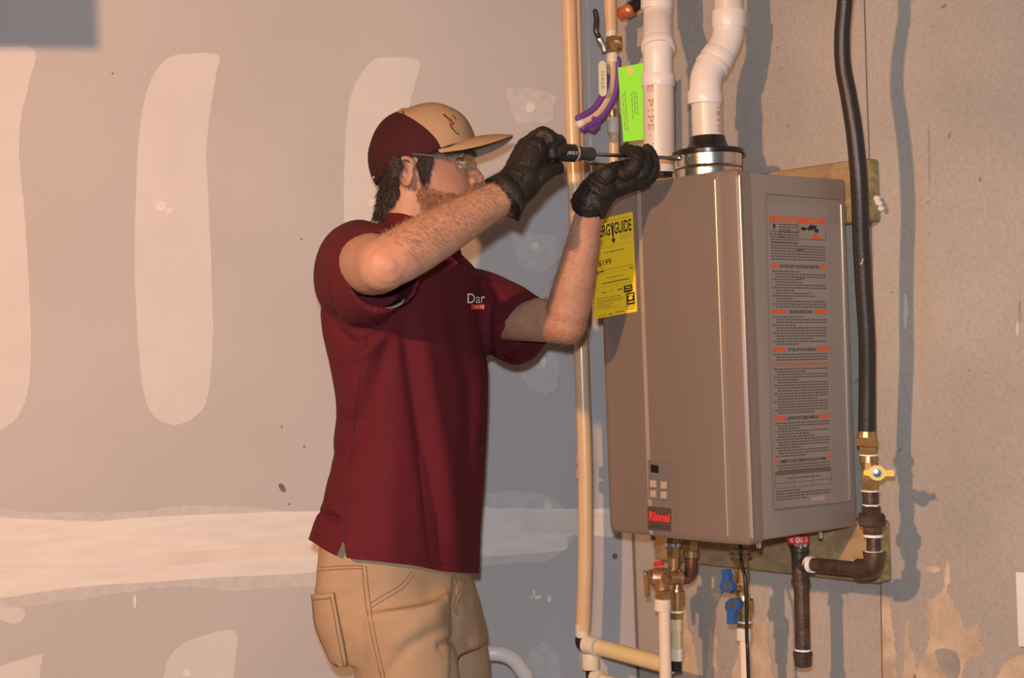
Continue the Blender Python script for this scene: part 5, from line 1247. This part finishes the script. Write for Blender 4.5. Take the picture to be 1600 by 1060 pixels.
# near hand: cuff, palm, fingers wrapping the handle
parts.append(capsule([P(786, 307, 2.395), P(800, 296, 2.400), P(815, 280, 2.410)], [.031, .031, .032], 24))
parts.append(capsule([P(812, 282, 2.420), P(824, 258, 2.430), P(835, 235, 2.445), P(842, 222, 2.455)], [.029, .031, .029, .021], 20))
parts.append(capsule([P(820, 262, 2.405), P(836, 232, 2.420), P(844, 216, 2.430)], [.021, .021, .014], 16))
rF = rH + .009
def finger(pts, r0, r1, k=3):
    pp = smoothpath(pts, k); n = len(pp); parts.append(capsule(pp, [r0 + (r1 - r0) * i / (n - 1) for i in range(n)], 12))
finger([P(838, 222, 2.425), P(846, 209, 2.420), P(858, 213, 2.420), P(863, 223, 2.420), around(866, 1.0, rF - .001), around(864, .2, rF)], .0115, .0090)
finger([P(836, 224, 2.445), P(844, 208, 2.450), around(858, 1.9, rF + .006), around(860, 1.5, rF), around(860, .3, rF)], .0110, .0090)
finger([P(830, 230, 2.465), P(838, 214, 2.475), around(851, 2.2, rF + .004), around(856, 1.2, rF), around(858, -.1, rF)], .0110, .0088)
finger([P(825, 240, 2.485), P(832, 226, 2.490), around(846, 2.6, rF + .002), around(848, 1.2, rF), around(850, -.2, rF)], .0100, .0080)
# thumb along the lower side of the handle
finger([P(812, 296, 2.410), P(828, 285, 2.403), P(846, 275, 2.407), P(858, 266, 2.420), around(868, -1.25, rF + .002)], .0165, .0100)
finger([P(835, 262, 2.435), around(848, -1.3, rF + .002), around(860, -1.2, rF)], .013, .010)
me = remesh(fix_pieces(parts), 0.0018, 2)
def wrinkle(me, amp, zone):
    nv = me.vertex_normals; nc = []
    for v in me.vertices:
        p = v.co; a = amp * (1 + zone(p) * 1.5)
        d = noise.noise(Vector((p.x * 75, p.y * 75, p.z * 75))) * .45 + (1 - abs(noise.noise(Vector((p.x * 60 + 7, p.y * 60, p.z * 110)))) * 2) * .45
        q = Vector((p.x * 45 + p.z * 60, p.y * 50, p.z * 45 - p.x * 60))
        d += (1 - min(1, abs(noise.noise(q * 1.6)) * 6)) * .45 - (1 - min(1, abs(noise.noise(q * 2.3 + Vector((3, 8, 1)))) * 8)) * .5
        nc.append(p + nv[v.index].vector * (d * a))
    for v, c in zip(me.vertices, nc): v.co = c
wrinkle(me, .0013, lambda p: .3 if (p - W1).length < .05 else 0)
g1 = finish(me, 'glove', 'glove', man)
# cuff flare
def cuff(c0, c1, r0, r1, droop, n=40):
    pts, fr = frames([c0, lerp(c0, c1, .5), c1]); rr = []
    for i, k in ((0, r0), (1, (r0 + r1) / 2), (2, r1)):
        ring = []
        for j in range(n):
            t = 2 * pi * j / n; w_ = 1 + (.06 * sin(5 * t) + .05 * sin(3 * t + 1)) * (i / 2)
            q = pts[i] + (fr[i][0] * cos(t) + fr[i][1] * sin(t)) * k * w_ + (c1 - c0).normalized() * (.004 * sin(4 * t) * (i == 2))
            ring.append(q + droop * (i / 2) * max(0, -(fr[i][0] * cos(t) + fr[i][1] * sin(t)).z) )
        rr.append(ring)
    b = MB(); b.add(loft(rr, cap=False)); return b
b = cuff(P(800, 297, 2.400), P(783, 309, 2.393), .0335, .0335, Vector((.012, 0, -.012))); o = b.build('cuff', 'glove', g1, sharp=180); o.modifiers.new('t', 'SOLIDIFY').thickness = .0012
# far hand around the shaft
parts = []
parts.append(capsule([P(922, 316, 2.540), P(930, 304, 2.540), P(942, 292, 2.545)], [.030, .029, .029], 24))
parts.append(capsule([P(940, 292, 2.555), P(962, 282, 2.550), P(984, 276, 2.543), P(1003, 276, 2.553)], [.026, .027, .026, .020], 20))
rS = .0032 + .0095
finger([P(976, 272, 2.523), P(990, 262, 2.513), P(994, 246, 2.520), P(986, 236, 2.532), P(977, 234, 2.540)], .0125, .0088)
finger([P(990, 278, 2.533), P(1006, 266, 2.530), P(1007, 250, 2.536), P(999, 238, 2.546), P(988, 235, 2.553)], .0120, .0088)
finger([P(1000, 284, 2.548), P(1018, 270, 2.546), P(1021, 254, 2.553), P(1017, 240, 2.563), P(1011, 233, 2.568)], .0115, .0085)
finger([P(1000, 288, 2.568), P(1018, 276, 2.573), P(1023, 262, 2.583), P(1019, 248, 2.593)], .0105, .0078)
finger([P(936, 292, 2.540), P(946, 274, 2.517), P(960, 265, 2.525), P(972, 262, 2.540), P(982, 258, 2.543)], .0150, .0100)
parts.append(ball(P(955, 272, 2.525), .015, .014, .012))
me = remesh(fix_pieces(parts), 0.0018, 2)
wrinkle(me, .0013, lambda p: .3 if (p - W2).length < .05 else 0)
g2 = finish(me, 'glove', 'glove', man)
b = cuff(P(932, 304, 2.540), P(919, 326, 2.540), .0300, .0300, Vector((.0, 0, -.004))); o = b.build('cuff', 'glove', g2, sharp=180); o.modifiers.new('t', 'SOLIDIFY').thickness = .0012
